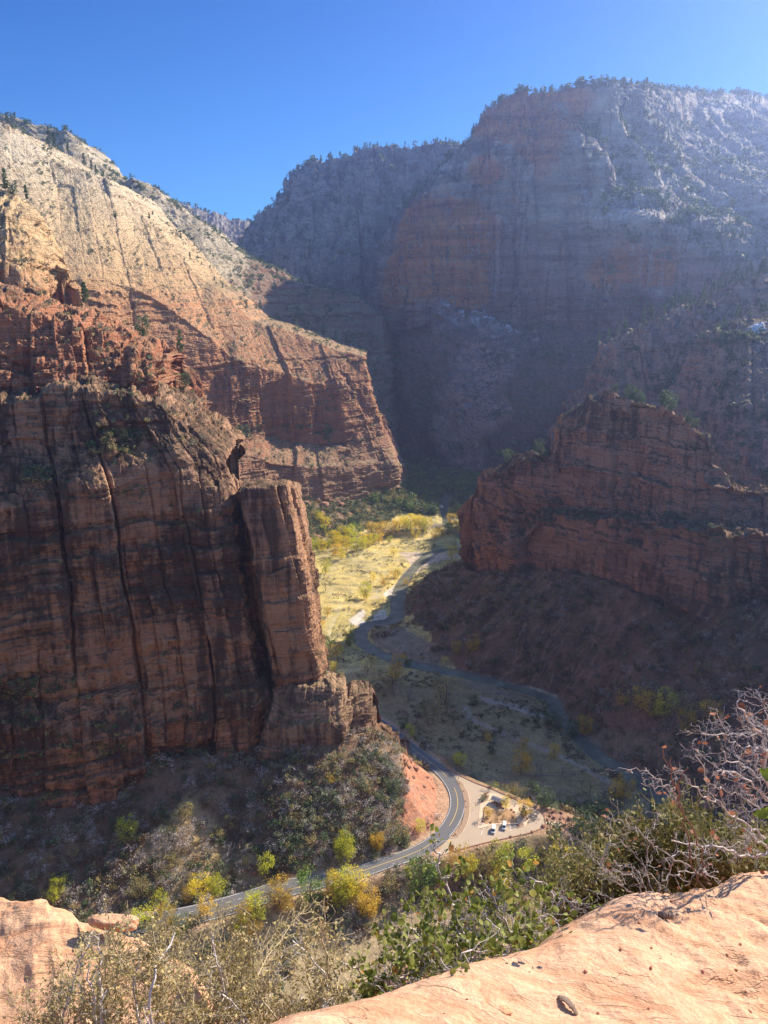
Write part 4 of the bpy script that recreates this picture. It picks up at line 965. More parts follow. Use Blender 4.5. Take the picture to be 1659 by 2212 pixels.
# ---- shaded valley floor: bare and thinly leaved cottonwoods (crops r4 and r7)
for (x_, y_, k_, h_) in [(310, 1215, 'thin', 9), (340, 1180, 'gold', 7), (300, 1130, 'green', 8), (420, 1120, 'green', 8), (520, 1290, 'bare', 9), (545, 1250, 'thin', 7), (600, 1330, 'bare', 9), (710, 1250, 'gold', 8), (760, 1240, 'green', 5), (670, 1400, 'thin', 12), (690, 1320, 'gold', 8), (770, 1440, 'bare', 10), (820, 1400, 'bare', 9), (985, 1460, 'thin', 12), (1150, 1150, 'gold', 8), (1050, 1160, 'gold', 6)]:
    put(r4, [(x_, y_, k_, h_, ('leafless grey tree' if k_ == 'bare' else 'thinly leaved autumn tree')+' standing on the shaded valley floor')], 'trees on the shaded valley floor')
for (x_, y_, k_, h_) in [(350, 60, 'bare', 10), (425, 80, 'bare', 8), (630, 95, 'bare', 11), (535, 220, 'thin', 9), (560, 200, 'thin', 10), (610, 190, 'bare', 9), (675, 215, 'thin', 8), (395, 235, 'juniper', 5), (440, 275, 'lime', 5), (480, 275, 'thin', 6), (860, 300, 'gold', 4), (880, 365, 'juniper', 4), (1035, 480, 'gold', 11), (1070, 450, 'thin', 9), (1120, 495, 'bare', 11), (1150, 490, 'bare', 11), (1260, 500, 'bare', 9),
                         (1300, 530, 'bare', 9), (1370, 560, 'bare', 9), (1410, 600, 'thin', 9), (1485, 620, 'bare', 9), (1550, 610, 'gold', 8), (1600, 620, 'gold', 10), (1120, 205, 'juniper', 5), (1195, 215, 'juniper', 6), (1320, 280, 'juniper', 7), (1385, 260, 'gold', 8), (1240, 240, 'juniper', 5), (1050, 345, 'gold', 5), (1220, 390, 'gold', 6), (600, 70, 'thin', 6), (780, 110, 'juniper', 5)]:
    put(r7, [(x_, y_, k_, h_, ('leafless grey tree' if k_ == 'bare' else 'dark juniper' if k_ == 'juniper' else 'thinly leaved autumn tree')+' on the dim flat between the road and the river')], 'trees on the dim river flat')
for (x_, y_, k_, h_) in [(655, 90, 'gold', 9), (735, 140, 'gold', 10), (830, 145, 'lime', 11), (890, 150, 'thin', 10), (960, 160, 'thin', 11), (1010, 280, 'gold', 10), (1060, 250, 'thin', 10), (1200, 190, 'gold', 9), (1270, 400, 'thin', 9), (200, 290, 'gold', 8), (500, 60, 'gold', 7), (590, 90, 'thin', 8)]:
    put(r5b, [(x_, y_, k_, h_, 'dim autumn tree on the far bank below the dark brush slope')], 'dim autumn trees on the far river bank')
# ---- trees near the car park (crop r1b)
put(r1b, [(270, 165, 'lime', 6, 'yellow green bush at the road edge where the car park begins'), (235, 145, 'lime', 5, 'round yellow green bush nearest the kerb where the car park begins'), (365, 215, 'thin', 5, 'olive bush behind the upper kerb of the car park'), (160, 150, 'sage', 3, 'grey green shrub at the very top of the car park'),
          (415, 280, 'sage', 3.2, 'pale sage shrub against the upper kerb'), (380, 270, 'sage', 2.6, 'smaller pale sage shrub against the upper kerb'), (550, 350, 'sage', 3, 'sage shrub halfway along the upper kerb'), (605, 360, 'lime', 2.6, 'yellowish shrub halfway along the upper kerb'), (720, 420, 'olive', 5.5, 'large straw coloured shrub behind the shelter'), (760, 400, 'olive', 4.5, 'straw coloured shrub at the drop behind the shelter'), (840, 465, 'thin', 6, 'olive yellow tree just over the upper kerb'),
          (945, 470, 'juniper', 8, 'blue green juniper beyond the upper kerb'), (1050, 535, 'juniper', 9, 'large green juniper at the rounded end of the car park'), (960, 500, 'grey', 5, 'grey leafless shrub between two junipers'), (1160, 530, 'dark', 5, 'dark shrub in the shade past the large juniper'), (1150, 560, 'sage', 3, 'sage shrub on the red point'), (1290, 580, 'juniper', 6, 'upright green juniper at the tip of the red point'),
          (1380, 600, 'dark', 5, 'dark juniper shrub in shade left of the tip'), (1470, 590, 'dark', 6, 'dark juniper shrub in shade at the drop'), (1400, 720, 'juniper', 7, 'round juniper on the lower side of the red point'), (1330, 800, 'juniper', 6, 'lower juniper on the side of the red point'), (1570, 640, 'juniper', 8, 'tall juniper at the right end of the red point'), (1540, 720, 'juniper', 8, 'broad juniper at the right end of the red point'), (1130, 850, 'juniper', 7, 'dark juniper below the boulder field'),
          (1400, 830, 'juniper', 6, 'juniper on the shaded gully side'), (1520, 810, 'juniper', 6, 'juniper low on the right flank of the point'), (1235, 715, 'brush', 3, 'dry brown bush by the concrete pad'), (1190, 1060, 'yellow', 8, 'vivid yellow tree in the gully below the car park'), (860, 590, 'gold', 0.1)][:-1])
# ---- roadside autumn trees on both sides (crop r6b)
put(r6b, [(905, 655, 'lime', 8, 'yellow green poplar shaped tree on the uphill side of the road'), (1425, 575, 'lime', 8, 'bright lime tree beside the road bend on the uphill side'), (1400, 500, 'lime', 5, 'smaller lime tree above the bright lime one'), (1630, 500, 'gold', 6, 'orange tree on the red slope by the road'), (600, 800, 'lime', 8, 'bright yellow green tree at the roadside, left of the passing lane'), (480, 820, 'yellow', 8, 'yellow tree at the roadside, left of the bright green one'), (410, 830, 'gold', 6, 'small orange tree by the uphill verge'),
          (570, 780, 'lime', 7, 'tall yellow green tree crowding the uphill verge'), (110, 800, 'thin', 7, 'pale olive tree low on the uphill slope'), (10, 430, 'lime', 8, 'bright lime tree at the edge of the cliff shadow'), (385, 295, 'thin', 6, 'lone tree catching light in the shaded slope'), (675, 350, 'thin', 5, 'small open tree at the shadow edge on the slope'), (575, 420, 'olive', 5, 'rounded olive tree on the golden slope'), (1125, 100, 'thin', 4, 'small bush by the pink boulder high on the slope'), (1335, 55, 'gold', 4, 'tiny gold tree high among grey shrubs'),
          (525, 950, 'gold', 8, 'orange gold tree on the downhill verge, left of the pale poplar'), (640, 1000, 'thin', 9, 'pale yellow grey poplar on the downhill verge'), (770, 960, 'gold', 7, 'golden tree below the road'), (850, 950, 'lime', 9, 'bright green yellow tree just below the road'), (820, 870, 'lime', 6, 'small lime tree overlapping the road edge'), (935, 850, 'thin', 9, 'slender pale tree overlapping the road'), (995, 850, 'gold', 10, 'slender golden poplar overlapping the road'), (1040, 890, 'gold', 7, 'peach coloured tree below the slender golden poplar'), (960, 880, 'thin', 7, 'pale tree under the slender poplar'),
          (1200, 820, 'green', 10, 'bright green rounded tree overlapping the lower road edge'), (1350, 760, 'gold', 7, 'thin gold tree touching the lower road edge'), (1440, 800, 'lime', 11, 'large yellow green tree below the road bend'), (1500, 830, 'yellow', 11, 'large yellow tree below the road bend'), (1570, 900, 'gold', 9, 'deep orange gold tree drooping down the bank'), (1320, 860, 'gold', 6, 'small gold shrub tree on the lower bank'), (1400, 870, 'lime', 8, 'olive yellow tree on the lower bank'), (1200, 920, 'olive', 6, 'dull pinkish olive tree on the lower bank'), (1590, 940, 'gold', 5, 'low orange bush at the bottom of the bank'),
          (450, 990, 'olive', 5, 'olive bush on the verge at the left'), (230, 920, 'lime', 8, 'lime tree overlapping the far left end of the road'), (260, 1010, 'gold', 8, 'gold tree at the far left end of the road'), (120, 1000, 'lime', 8, 'lime tree by the orange rock'), (340, 1060, 'green', 7, 'soft green tree below the left end of the road'), (200, 1060, 'olive', 6, 'olive tree below the left end of the road'), (830, 1060, 'gold', 6, 'gold bush in the bottom grassland'), (740, 1040, 'lime', 6, 'lime bush in the bottom grassland')])
put(ident, [(128, 1930, 'lime', 7, 'bright lime tree right above the orange slab at lower left'), (118, 1950, 'lime', 5, 'small lime tree touching the orange slab at lower left'), (300, 1935, 'thin', 7, 'olive tree on the dark slope above the slab'), (222, 1925, 'olive', 5, 'olive shrub on the dark slope above the slab')])
put(r7, [(75, 920, 'lime', 9, 'broad lime tree on the inside of the road curve'), (250, 880, 'gold', 6, 'bright orange tree on the inside of the road curve'), (340, 870, 'thin', 8, 'dull yellow tree on the inside of the road curve'), (490, 800, 'lime', 5, 'small yellow bush on the red slope'), (400, 830, 'olive', 5, 'olive bush at the foot of the red slope'), (340, 590, 'juniper', 6, 'dark upright juniper on the shrub slope')])
# the lower bank and gully in front of the car park (region 4b of the photograph)
rB = crop(1300, 3300, 1.8433)
put(rB, [(90, 150, 'lime', 8, 'lime tree at the left beyond the leafy twigs'), (340, 80, 'gold', 6, 'gold tree at the road curve beyond the leafy twigs'), (660, 400, 'green', 12, 'large bright green tree in the gully below the road'), (270, 560, 'gold', 10, 'orange gold tree in the gully, left of the bright green one'), (160, 420, 'thin', 9, 'pale olive tree below the road curve'), (60, 420, 'lime', 9, 'yellow green tree below the road curve'), (420, 400, 'thin', 8, 'straw coloured tree between the gold and green ones'),
         (800, 300, 'green', 8, 'green tree half hidden by a leafy twig'), (950, 290, 'gold', 11, 'broad gold tree below the car park'), (1000, 280, 'lime', 8, 'yellow green tree below the car park'), (1130, 300, 'thin', 11, 'large dull olive tree below the car park'), (1230, 260, 'lime', 11, 'large yellow green tree below the car park'), (1220, 380, 'yellow', 8, 'yellow tree low in the gully'), (1440, 240, 'lime', 9, 'lime tree in the gully among grey shrubs'), (1560, 170, 'olive', 6, 'olive tree in the gully among grey shrubs'), (1060, 560, 'yellow', 5, 'yellow bush at the edge of the rust grass')])
# ---- countable shrubs nearest the viewer: the slope above the road and the bank below it
def region_pts(poly, f, n, r, mind=2.0):
    P = [ray_ground(*f(*q)) for q in poly]; P = [p for p in P if p]; xs, ys = [p[0] for p in P], [p[1] for p in P]; out = []
    tr = 0
    while len(out) < n and tr < n*30:
        tr += 1; x_, y_ = r.uniform(min(xs), max(xs)), r.uniform(min(ys), max(ys))
        if not inside(np.array([x_]), np.array([y_]), P)[0]: continue
        if any((x_-o[0])**2+(y_-o[1])**2 < mind*mind for o in out[-200:]): continue
        out.append((x_, y_, float(hz_at(x_, y_))))
    return out
near_road = near[:, :2]
def off_road(p, w_=6.3):
    if np.min(np.hypot(near_road[:, 0]-p[0], near_road[:, 1]-p[1])) < w_: return False
    return not inside(np.array([p[0]]), np.array([p[1]]), lot_poly)[0]
r_ = np.random.default_rng(77)
lab_ = {'sage': 'sage green shrub', 'olive': 'olive brown shrub', 'grey': 'grey leafless shrub', 'dark': 'dark green shrub', 'rust': 'rusty brown shrub'}
def shrubs(poly, f, n, kinds, where, group, smin=1.6, smax=4.2, mind=2.2):
    for p in region_pts(poly, f, n, r_, mind):
        if not off_road(p): continue
        k_ = kinds[r_.integers(len(kinds))]; plant(k_, (p[0], p[1], p[2]-.1), r_.uniform(smin, smax), lab_[k_]+' '+where, group)
slopeP = [(640, 1705), (700, 1660), (760, 1625), (850, 1650), (880, 1700), (860, 1760), (900, 1830), (820, 1850), (640, 1880), (600, 1880), (560, 1830), (600, 1770)]
shrubs(slopeP, ident, 190, ['sage', 'grey', 'dark', 'grey', 'sage', 'olive', 'dark'], 'on the shrub slope between outcrop and road', 'shrubs on the slope between the outcrop and the road', 1.8, 4.6, 2.3)
shrubs([(240, 1930), (200, 1860), (300, 1790), (400, 1740), (450, 1790), (560, 1830), (600, 1880), (440, 1940), (330, 1960)], ident, 85, ['grey', 'olive', 'sage', 'olive', 'grey', 'rust'], 'on the golden slope at lower left', 'shrubs on the golden slope at lower left', 1.8, 4.2, 3.0)
# ---- everything smaller or farther: scrub as ground cover
def scatter(name, pts_, keys, smin, smax, r, zs=1.0, ldec=1):
    """one mesh of many clumps: uncountable cover"""
    if not len(pts_): return
    out = {}
    for p, k_ in zip(pts_, r.integers(0, len(keys), len(pts_))): out.setdefault(k_, []).append(p)
    Vs, Fs, Ms, b = [], [], [], 0; mats = []
    for k_, P in out.items():
        nm, mat, h, vs = KINDS[keys[k_]]
        if mat not in mats: mats.append(mat)
        P = np.array(P); a = r.uniform(0, 6.28, len(P)); s_ = r.uniform(smin, smax, len(P))/h*GS; vi = r.integers(0, len(vs), len(P))
        for w_ in range(len(vs)):
            S_ = np.nonzero(vi == w_)[0]
            if not len(S_): continue
            V0 = vs[w_][2].reshape(-1, 4, 3)[::ldec].copy(); cn = V0.mean(1, keepdims=True); V0 = cn+(V0-cn)*math.sqrt(ldec)*1.0; V0 = V0.reshape(-1, 3)
            ca, sa, q = np.cos(a[S_])[:, None], np.sin(a[S_])[:, None], s_[S_][:, None]
            x_ = (V0[None, :, 0]*ca-V0[None, :, 1]*sa)*q+P[S_, 0][:, None]; y_ = (V0[None, :, 0]*sa+V0[None, :, 1]*ca)*q+P[S_, 1][:, None]; z_ = V0[None, :, 2]*q*zs+P[S_, 2][:, None]
            V_ = np.stack([x_, y_, z_], -1).reshape(-1, 3); nf = len(V_)//4
            Vs.append(V_); Fs.append(np.arange(4*nf).reshape(nf, 4)+b); Ms.append(np.full(nf, mats.index(mat))); b += len(V_)
    return tag(mesh_np(name, np.concatenate(Vs), np.concatenate(Fs), mats, midx=np.concatenate(Ms)), kind='stuff')
def ground_scatter(n, x0, x1, y0, y1, keep, r):
    x_, y_ = r.uniform(x0, x1, n), r.uniform(y0, y1, n); i = np.clip(np.searchsorted(GX, x_)-1, 0, len(GX)-2); j = np.clip(np.searchsorted(GY, y_)-1, 0, len(GY)-2)
    k_ = keep[j, i] > r.uniform(0, 1, n); x_, y_, i, j = x_[k_], y_[k_], i[k_], j[k_]
    return np.stack([x_, y_, hz_at(x_, y_)-.15], 1)
clear = (dRd > 6.5+3.6*(X < -20)*(Y < 360)) & (dR > 9.5) & ~inside(X, Y, lot_poly)
rg = np.random.default_rng(5)
onA = (tA > floor+.5) & (Y < 480) & (X < 30)
nn = fbm(X/16, Y/16, X*0, 3, 340)
redm = pm(red, 3, 3)
gold = pm([gp(*q, 30) for q in [(300, 1800), (420, 1740), (520, 1800), (580, 1820), (560, 1900), (420, 1900), (300, 1880)]], 8)
scatter('scrub', ground_scatter(9500, -330, 40, 235, 480, onA*clear*(1-.93*redm)*(1-.6*gold)*sstep(-1.3, -.1, nn), rg), ['sage', 'grey', 'dark', 'brush', 'olive', 'grey', 'brush'], 1.4, 3.8, rg, 1, 2)
scatter('brush', ground_scatter(16000, -10, 390, 330, 900, tm*clear*.8*sstep(-.9, .1, nn), rg), ['brush', 'grey', 'rust', 'grey', 'olive', 'dark', 'brush', 'sage', 'thin'], 1.4, 4.2, rg, 1, 3)
onB = (tB > floor+.3) & (Y > 850)
scatter('scrub', ground_scatter(26000, -330, 120, 830, 1420, onB*clear*.95*sstep(-.9, .1, nn), rg), ['sage', 'dark', 'sage', 'olive', 'dark', 'dark'], 2.2, 4.8, rg, 1, 6)
flatm = ((Zt < floor+.5) & clear)
n9 = fbm(X/35, Y/20, X*0, 4, 341)
gravel_keep = 1-sstep(.50, .54, C[..., 0])*(C[..., 2] > .3)
scatter('scrub', ground_scatter(16000, -200, 200, 600, 1200, flatm*sstep(.0, .4, n9)*gravel_keep*.9, rg), ['sage', 'sage', 'olive', 'grey'], .8, 2.2, rg, .8, 4)
scatter('scrub', ground_scatter(9000, -120, 330, 330, 640, flatm*sstep(.0, .45, n9)*gravel_keep*.9*(EAST == 0), rg), ['brush', 'sage', 'dark', 'brush', 'olive'], .8, 2.4, rg, .8, 4)
scatter('scrub', ground_scatter(5000, -60, 390, 300, 760, flatm*sstep(-.3, .4, n9)*.9*(EAST > 0), rg), ['brush', 'olive', 'rust', 'thin', 'brush'], 1.5, 4.0, rg, .9, 4)
gully = sstep(1, 5, edge)*(Y < 420)*clear*((X > -20) | (dn < floor+10))*(~onA)
scatter('scrub', ground_scatter(6500, -140, 240, 240, 420, np.where((X > 10), 1, .45)*gully*sstep(-.5, .3, nn), rg), ['grey', 'olive', 'sage', 'rust', 'dark', 'brush', 'olive'], 1.2, 4.2, rg, 1, 2)
# river fringe shrubs
scatter('scrub', ground_scatter(9000, -150, 350, 420, 1000, ((dR > 9) & (dR < 17)) * sstep(-.1, .3, n9)*gravel_keep*.7*clear, rg), ['dark', 'sage', 'brush', 'olive'], 1.2, 3.0, rg, 1, 4)
# ---- scrub and trees that grow on the rock
def on_surf(key, n, r, nzmin=.62, vmin=None, front=True, zr=None, ur=None, vr=None, rowmax=.999):
    P, N, fr = SURF[key]; N = N*np.sign(N[..., 2:3]+1e-9); ny, nx = P.shape[:2]
    m = (N[..., 2] > nzmin); rows = np.arange(ny)[:, None]/ny; m &= rows < rowmax
    x_, y_, z_ = P[..., 0], P[..., 1], P[..., 2]
    dpt = y_*CP-(z_-CAM_Z)*SP; u_ = CU+F_PX*x_/dpt; v_ = CV-F_PX*(y_*SP+(z_-CAM_Z)*CP)/dpt
    m &= (u_ > -60) & (u_ < 1720)
    if ur: m &= (u_ > ur[0]) & (u_ < ur[1])
    if vr: m &= (v_ > vr[0]) & (v_ < vr[1])
    if zr: m &= (z_ > zr[0]) & (z_ < zr[1])
    idx = np.argwhere(m)
    if not len(idx): return np.zeros((0, 3))
    cl = fbm(x_[m]/30, y_[m]/30, z_[m]/18, 4, 350); w_ = sstep(.05, .6, cl)+.012; w_ /= w_.sum()
    pick = r.choice(len(idx), n, p=w_); q = P[idx[pick, 0], idx[pick, 1]].copy(); return q
g = rg
scatter('ledge_scrub', np.concatenate([on_surf('cliff10', 500, g, .62, ur=(-50, 480)), on_surf('cliff30', 260, g, .6), on_surf('rock_outcrop60', 70, g, .5)]), ['brush', 'sage', 'dark', 'olive'], .8, 2.0, g, 1, 4)
scatter('ledge_scrub', np.concatenate([on_surf('cliff10', 500, g, .3, vr=(930, 1080), ur=(-50, 330)), on_surf('cliff10', 1100, g, .3, vr=(1470, 1640)), on_surf('cliff35', 200, g, .5)]), ['dark', 'brush', 'olive'], .8, 2.2, g, 1, 4)
scatter('ledge_scrub', np.concatenate([on_surf('mountain70', 1100, g, .66), on_surf('mountain70', 900, g, .5, ur=(440, 720), vr=(920, 1010))]), ['dark', 'sage', 'dark'], 1.2, 3.2, g, 1, 5)
scatter('ledge_scrub', np.concatenate([on_surf('mountain90', 3600, g, .6)]), ['dark', 'sage', 'dark', 'dark'], 2.0, 5.0, g, 1, 6)
scatter('ledge_scrub', np.concatenate([on_surf('butte210', 1500, g, .55), on_surf('butte210', 900, g, .35, vr=(1100, 1180))]), ['dark', 'brush', 'sage'], .9, 2.2, g, 1, 5)
scatter('ledge_scrub', np.concatenate([on_surf('mountain170', 1500, g, .55), on_surf('mountain190', 1200, g, .55), on_surf('mountain150', 4500, g, .5)]), ['dark', 'sage', 'dark'], 2.0, 5.0, g, 1, 6)
def rim(key, n, r, back_=60):
    P, N, fr = SURF[key]; ny, nx = P.shape[:2]; q0 = int(ny*fr); out = []
    # the highest row of each column and a belt behind it
    top = P[:, :, 2].argmax(0)
    for _ in range(n):
        i = r.integers(0, nx); j = min(ny-1, max(0, top[i]+int(r.normal()*ny*.012))); out.append(P[j, i])
    return np.array(out)
scatter('rim_forest', np.concatenate([rim('mountain130', 900, g), on_surf('mountain130', 1300, g, .62, ur=(1250, 1700)), rim('mountain110', 420, g), on_surf('mountain110', 900, g, .6), rim('mountain95', 500, g)]), ['pine', 'dark', 'pine'], 6, 13, g, 1, 8)
scatter('rim_forest', np.concatenate([rim('mountain90', 160, g), rim('mountain70', 90, g)]), ['dark', 'pine', 'dark'], 3, 7, g, 1, 5)
scatter('rim_forest', np.concatenate([on_surf('mountain150', 500, g, .4, vr=(960, 1080))]), ['dark', 'thin', 'pine'], 6, 12, g, 1, 6)
scatter('canyon_grove', ground_scatter(5200, -60, 330, 1130, 1560, (dR > 12)*1.0*(dRd > 8), g), ['thin', 'juniper', 'green', 'juniper', 'thin'], 6, 11, g, 1, 6)
# pines one can count: along the ridge crest at the right, on the butte, on the left ledges
def surf_at(key, u, off=0):
    P, N, fr = SURF[key]; x_, y_, z_ = P[..., 0], P[..., 1], P[..., 2]; dpt = y_*CP-(z_-CAM_Z)*SP; u_ = CU+F_PX*x_/dpt; v_ = CV-F_PX*(y_*SP+(z_-CAM_Z)*CP)/dpt
    m = np.where(np.abs(u_-u) < 3, v_, 1e9); j = np.unravel_index(m.argmin(), m.shape)
    return None if m.min() > 1e8 else tuple(P[j])
for k, u in enumerate([1292, 1312, 1330, 1345, 1352, 1388, 1402, 1408, 1432, 1446, 1455, 1470, 1482, 1490, 1500, 1512, 1520, 1532, 1540, 1548, 1556, 1566, 1575, 1583, 1590, 1600, 1608, 1618, 1627, 1636, 1644, 1652]):
    p = surf_at('mountain170', u)
    if p: plant('pine', (p[0], p[1], p[2]-.5), 8+(k*37 % 7), 'sunlit pine in the line along the brown ridge crest', 'pines along the brown ridge crest')
for k, u in enumerate([1560, 1590, 1618, 1640, 1655]):
    p = surf_at('mountain190', u)
    if p: plant('pine', (p[0], p[1], p[2]-.5), 7+(k*3 % 5), 'pine on the nearer snowy ledge at the right edge', 'pines on the nearer snowy ledge')
for k, u in enumerate([1330, 1362, 1376, 1385, 1432, 1440, 1452, 1488, 1500, 1168, 1095]):
    p = surf_at('butte210', u)
    if p: plant('juniper', (p[0], p[1], p[2]-.4), 4.5+(k*3 % 4), 'small green tree on the rim of the dark butte', 'small trees on the rim of the butte')
for k, (u, key) in enumerate([(18, 'mountain70'), (110, 'mountain70'), (120, 'mountain70'), (150, 'mountain70'), (185, 'mountain70'), (200, 'mountain70'), (210, 'mountain70'), (700, 'mountain70'), (728, 'mountain70'), (748, 'mountain70'), (565, 'mountain70'), (640, 'mountain70')]):
    p = surf_at(key, u)
    if p: plant('pine', (p[0], p[1], p[2]-.5), 7+(k*5 % 6), 'pine standing on the crest of the sunlit orange mountain', 'pines on the crest of the orange mountain')
for (u, key, h_, k_, lab) in [(188, 'cliff30', 9, 'pine', 'small bright pine on the red ledges'), (392, 'cliff30', 8, 'pine', 'pine on the rim just right of the red ledges'), (305, 'cliff30', 6, 'juniper', 'juniper on the stepped red ledge'), (60, 'cliff35', 7, 'pine', 'pine on the red outcrop at the left edge'), (12, 'cliff35', 8, 'pine', 'taller pine on the outcrop at the very left edge'), (30, 'cliff35', 5, 'juniper', 'juniper between the two pines at the left edge'),
                            (400, 'cliff10', 5, 'juniper', 'juniper on the sunlit lip of the dark cliff'), (330, 'cliff10', 5, 'pine', 'small pine on the rim of the dark cliff'), (365, 'cliff10', 4, 'juniper', 'low juniper on the rim of the dark cliff'), (655, 'rock_outcrop60', 4, 'sage', 'grey green shrub on top of the blocky outcrop'), (690, 'rock_outcrop60', 3.5, 'sage', 'smaller grey green shrub on the blocky outcrop'), (742, 'rock_outcrop60', 3, 'sage', 'pale shrub in the notch of the outcrop')]:
    p = surf_at(key, u)
    if p: plant(k_, (p[0], p[1], p[2]-.3), h_, lab)
# ---------------------------------------------------------------- the lookout: slabs and shrubs beside the camera
def loft(name, stations, res, mat, disp, smooth=8, label=None, kind='structure', extra=None):
    S = np.array([[pt(*p) for p in st] for st in stations]); 
    rt = np.concatenate([[0], np.cumsum(np.linalg.norm(np.diff(S, axis=1), axis=2).mean(0))]); ct = np.concatenate([[0], np.cumsum(np.linalg.norm(np.diff(S[:, :3], axis=0), axis=2).mean(1))])
    ny, nx = res; q = np.linspace(0, rt[-1], ny); p = np.linspace(0, ct[-1], nx)
    G_ = np.stack([np.stack([np.interp(q, rt, S[i, :, k]) for k in range(3)], 1) for i in range(len(S))])
    P = np.stack([np.stack([np.interp(p, ct, G_[:, j, k]) for k in range(3)], 1) for j in range(ny)])
    for _ in range(smooth):
        Q = P.copy(); Q[1:-1] = (P[:-2]+2*P[1:-1]+P[2:])/4; P = Q.copy(); P[:, 1:-1] = (Q[:, :-2]+2*Q[:, 1:-1]+Q[:, 2:])/4
    N = grid_normals(P); N *= np.sign(N[..., 2:3]+1e-9)*1.0
    P = P+N*disp(P)[..., None]
    if extra is not None: P = extra(P)
    return tag(mesh_np(name, P.reshape(-1, 3), grid_faces(ny, nx), [mat], smooth=True), label, kind=kind), P
def slab_mat(name, a, b, c, sc_=1.0):
    t = NT(name)
    w_ = t.noise(t.co, 1.2*sc_, 3, .5); 
    v_ = t.map((1.5*sc_, 7*sc_, 9*sc_), rot=(0, 0, .45)); f = t.noise(v_, 1, 7, .68, 1.4)
    f2 = t.noise(t.co, 6*sc_, 6, .7); f3 = t.noise(t.co, 60*sc_, 4, .7)
    c_ = t.ramp(f, [(.30, c), (.45, b), (.56, a), (.66, b), (.8, a)])
    c_ = t.mix(t.rng(f2, .5, .68, 0, .55), c_, b); c_ = t.mix(t.rng(w_, .55, .7, 0, .35), c_, c)
    c_ = t.mix(1, c_, t.ramp(f3, [(.3, .80), (.6, 1.08)]), 'MULTIPLY')
    sp = t.voro(t.map((34*sc_, 34*sc_, 34*sc_)), 1, 'F1'); c_ = t.mix(t.math('MULTIPLY', t.rng(sp, .16, .08), t.rng(t.noise(t.co, 3*sc_, 3), .52, .62)), c_, (.28, .13, .08))
    ln = t.noise(t.map((1.0*sc_, 5*sc_, 6*sc_), rot=(0, 0, .5)), 1, 4, .6, 1.0); lw = t.math('ABSOLUTE', t.math('SUBTRACT', ln, .5)); c_ = t.mix(t.math('MULTIPLY', t.rng(lw, .010, .0), t.rng(w_, .50, .66, 0, .4)), c_, tuple(q*.7 for q in c))
    h = t.math('ADD', t.math('ADD', t.math('MULTIPLY', f, .030), t.math('MULTIPLY', t.rng(lw, 0, .02, -.006, 0), t.rng(w_, .46, .6))), t.math('ADD', t.math('MULTIPLY', f2, .022), t.math('MULTIPLY', f3, .005)))
    pit = t.voro(t.map((9*sc_, 9*sc_, 9*sc_), (3, 3, 3)), 1, 'SMOOTH_F1'); h = t.math('ADD', h, t.math('MULTIPLY', t.rng(pit, .1, .5), .012))
    return t.fin(c_, t.bump(h, 1.0/sc_, .9), rough=.92, spec=.12)
m_slab = slab_mat('buff_sandstone', (.57, .36, .235), (.51, .295, .18), (.39, .20, .115))
m_slab2 = slab_mat('orange_sandstone', (.62, .38, .23), (.55, .29, .16), (.46, .22, .115), .5)
def d1(P):
    x, y, z = P[..., 0], P[..., 1], P[..., 2]; s_ = x*.9+y*.35; q_ = y*1.0-x*.45
    st_ = fbm(s_*.9, q_*7+.8*fbm(x, y, z, 3, 502), z*0, 4, 501)*.011
    rough_ = sstep(.55, 1.3, x+.2*fbm(x*2, y*2, z, 2, 509))
    return .06*fbm(x*1.1, y*1.1, z, 3, 500)+st_*1.4+.013*fbm(x*6, y*6, z*6, 5, 503, .6)*(.6+1.4*rough_)-rough_*.03*np.clip(fbm(x*7, y*11, z*3, 3, 504), 0, 1)
edge_ = [(420, 2330, 1.35), (560, 2250, 1.5), (640, 2209, 1.62), (713, 2187, 1.72), (773, 2168, 1.8), (830, 2149, 1.88), (930, 2122, 2.0), (995, 2101, 2.08), (1070, 2079, 2.18), (1150, 2062, 2.28), (1200, 2042, 2.36), (1255, 2010, 2.46), (1310, 1979, 2.58), (1355, 1953, 2.68), (1400, 1937, 2.76), (1440, 1931, 2.8), (1495, 1926, 2.86), (1545, 1912, 2.95), (1610, 1898, 3.05), (1680, 1895, 3.1), (1850, 1880, 3.3), (2200, 1850, 3.5)]
st = []
for (u, v, y) in edge_:
    y0 = .72; yb = 1.0
    st.append([(u, 2900, .45), (u, 2500, .78+.1*(y-1.5)), (u, (v+2500)/2+10, (y+.95)/2+.02), (u, v+16, y-.10), (u, v, y), (u+2, v+10, y+.25), (u+5, v+130, y+.45), (u+10, v+700, y+.5)])
rock_o, SL = loft('sandstone_slab', st, (420, 620), m_slab, d1, smooth=10, label='pale buff sandstone slab sloping away at lower right')
rock_o['kind'] = 'structure'
ledge2 = [(-500, 1935, 6.2), (-200, 1938, 5.9), (0, 1939, 5.6), (40, 1942, 5.5), (70, 1937, 5.45), (102, 1939, 5.4), (110, 1953, 5.3), (142, 1956, 5.25), (164, 1961, 5.2), (174, 1973, 5.1), (188, 1983, 5.05), (240, 1993, 5.0), (298, 2008, 4.9), (325, 2028, 4.75), (345, 2048, 4.6), (372, 2066, 4.5), (415, 2082, 4.3), (436, 2106, 4.15), (456, 2131, 4.0), (470, 2165, 3.85), (500, 2240, 3.6), (560, 2330, 3.3)]
st = [[(u, 2900, 1.4), (u, max(2500, v+230), 2.15), (u, (v+2500)/2, (y+2.3)/2+.05), (u, v+22, y-.22), (u, v, y), (u, v+12, y+.5), (u+3, v+220, y+.9), (u+5, v+900, y+1)] for (u, v, y) in ledge2]
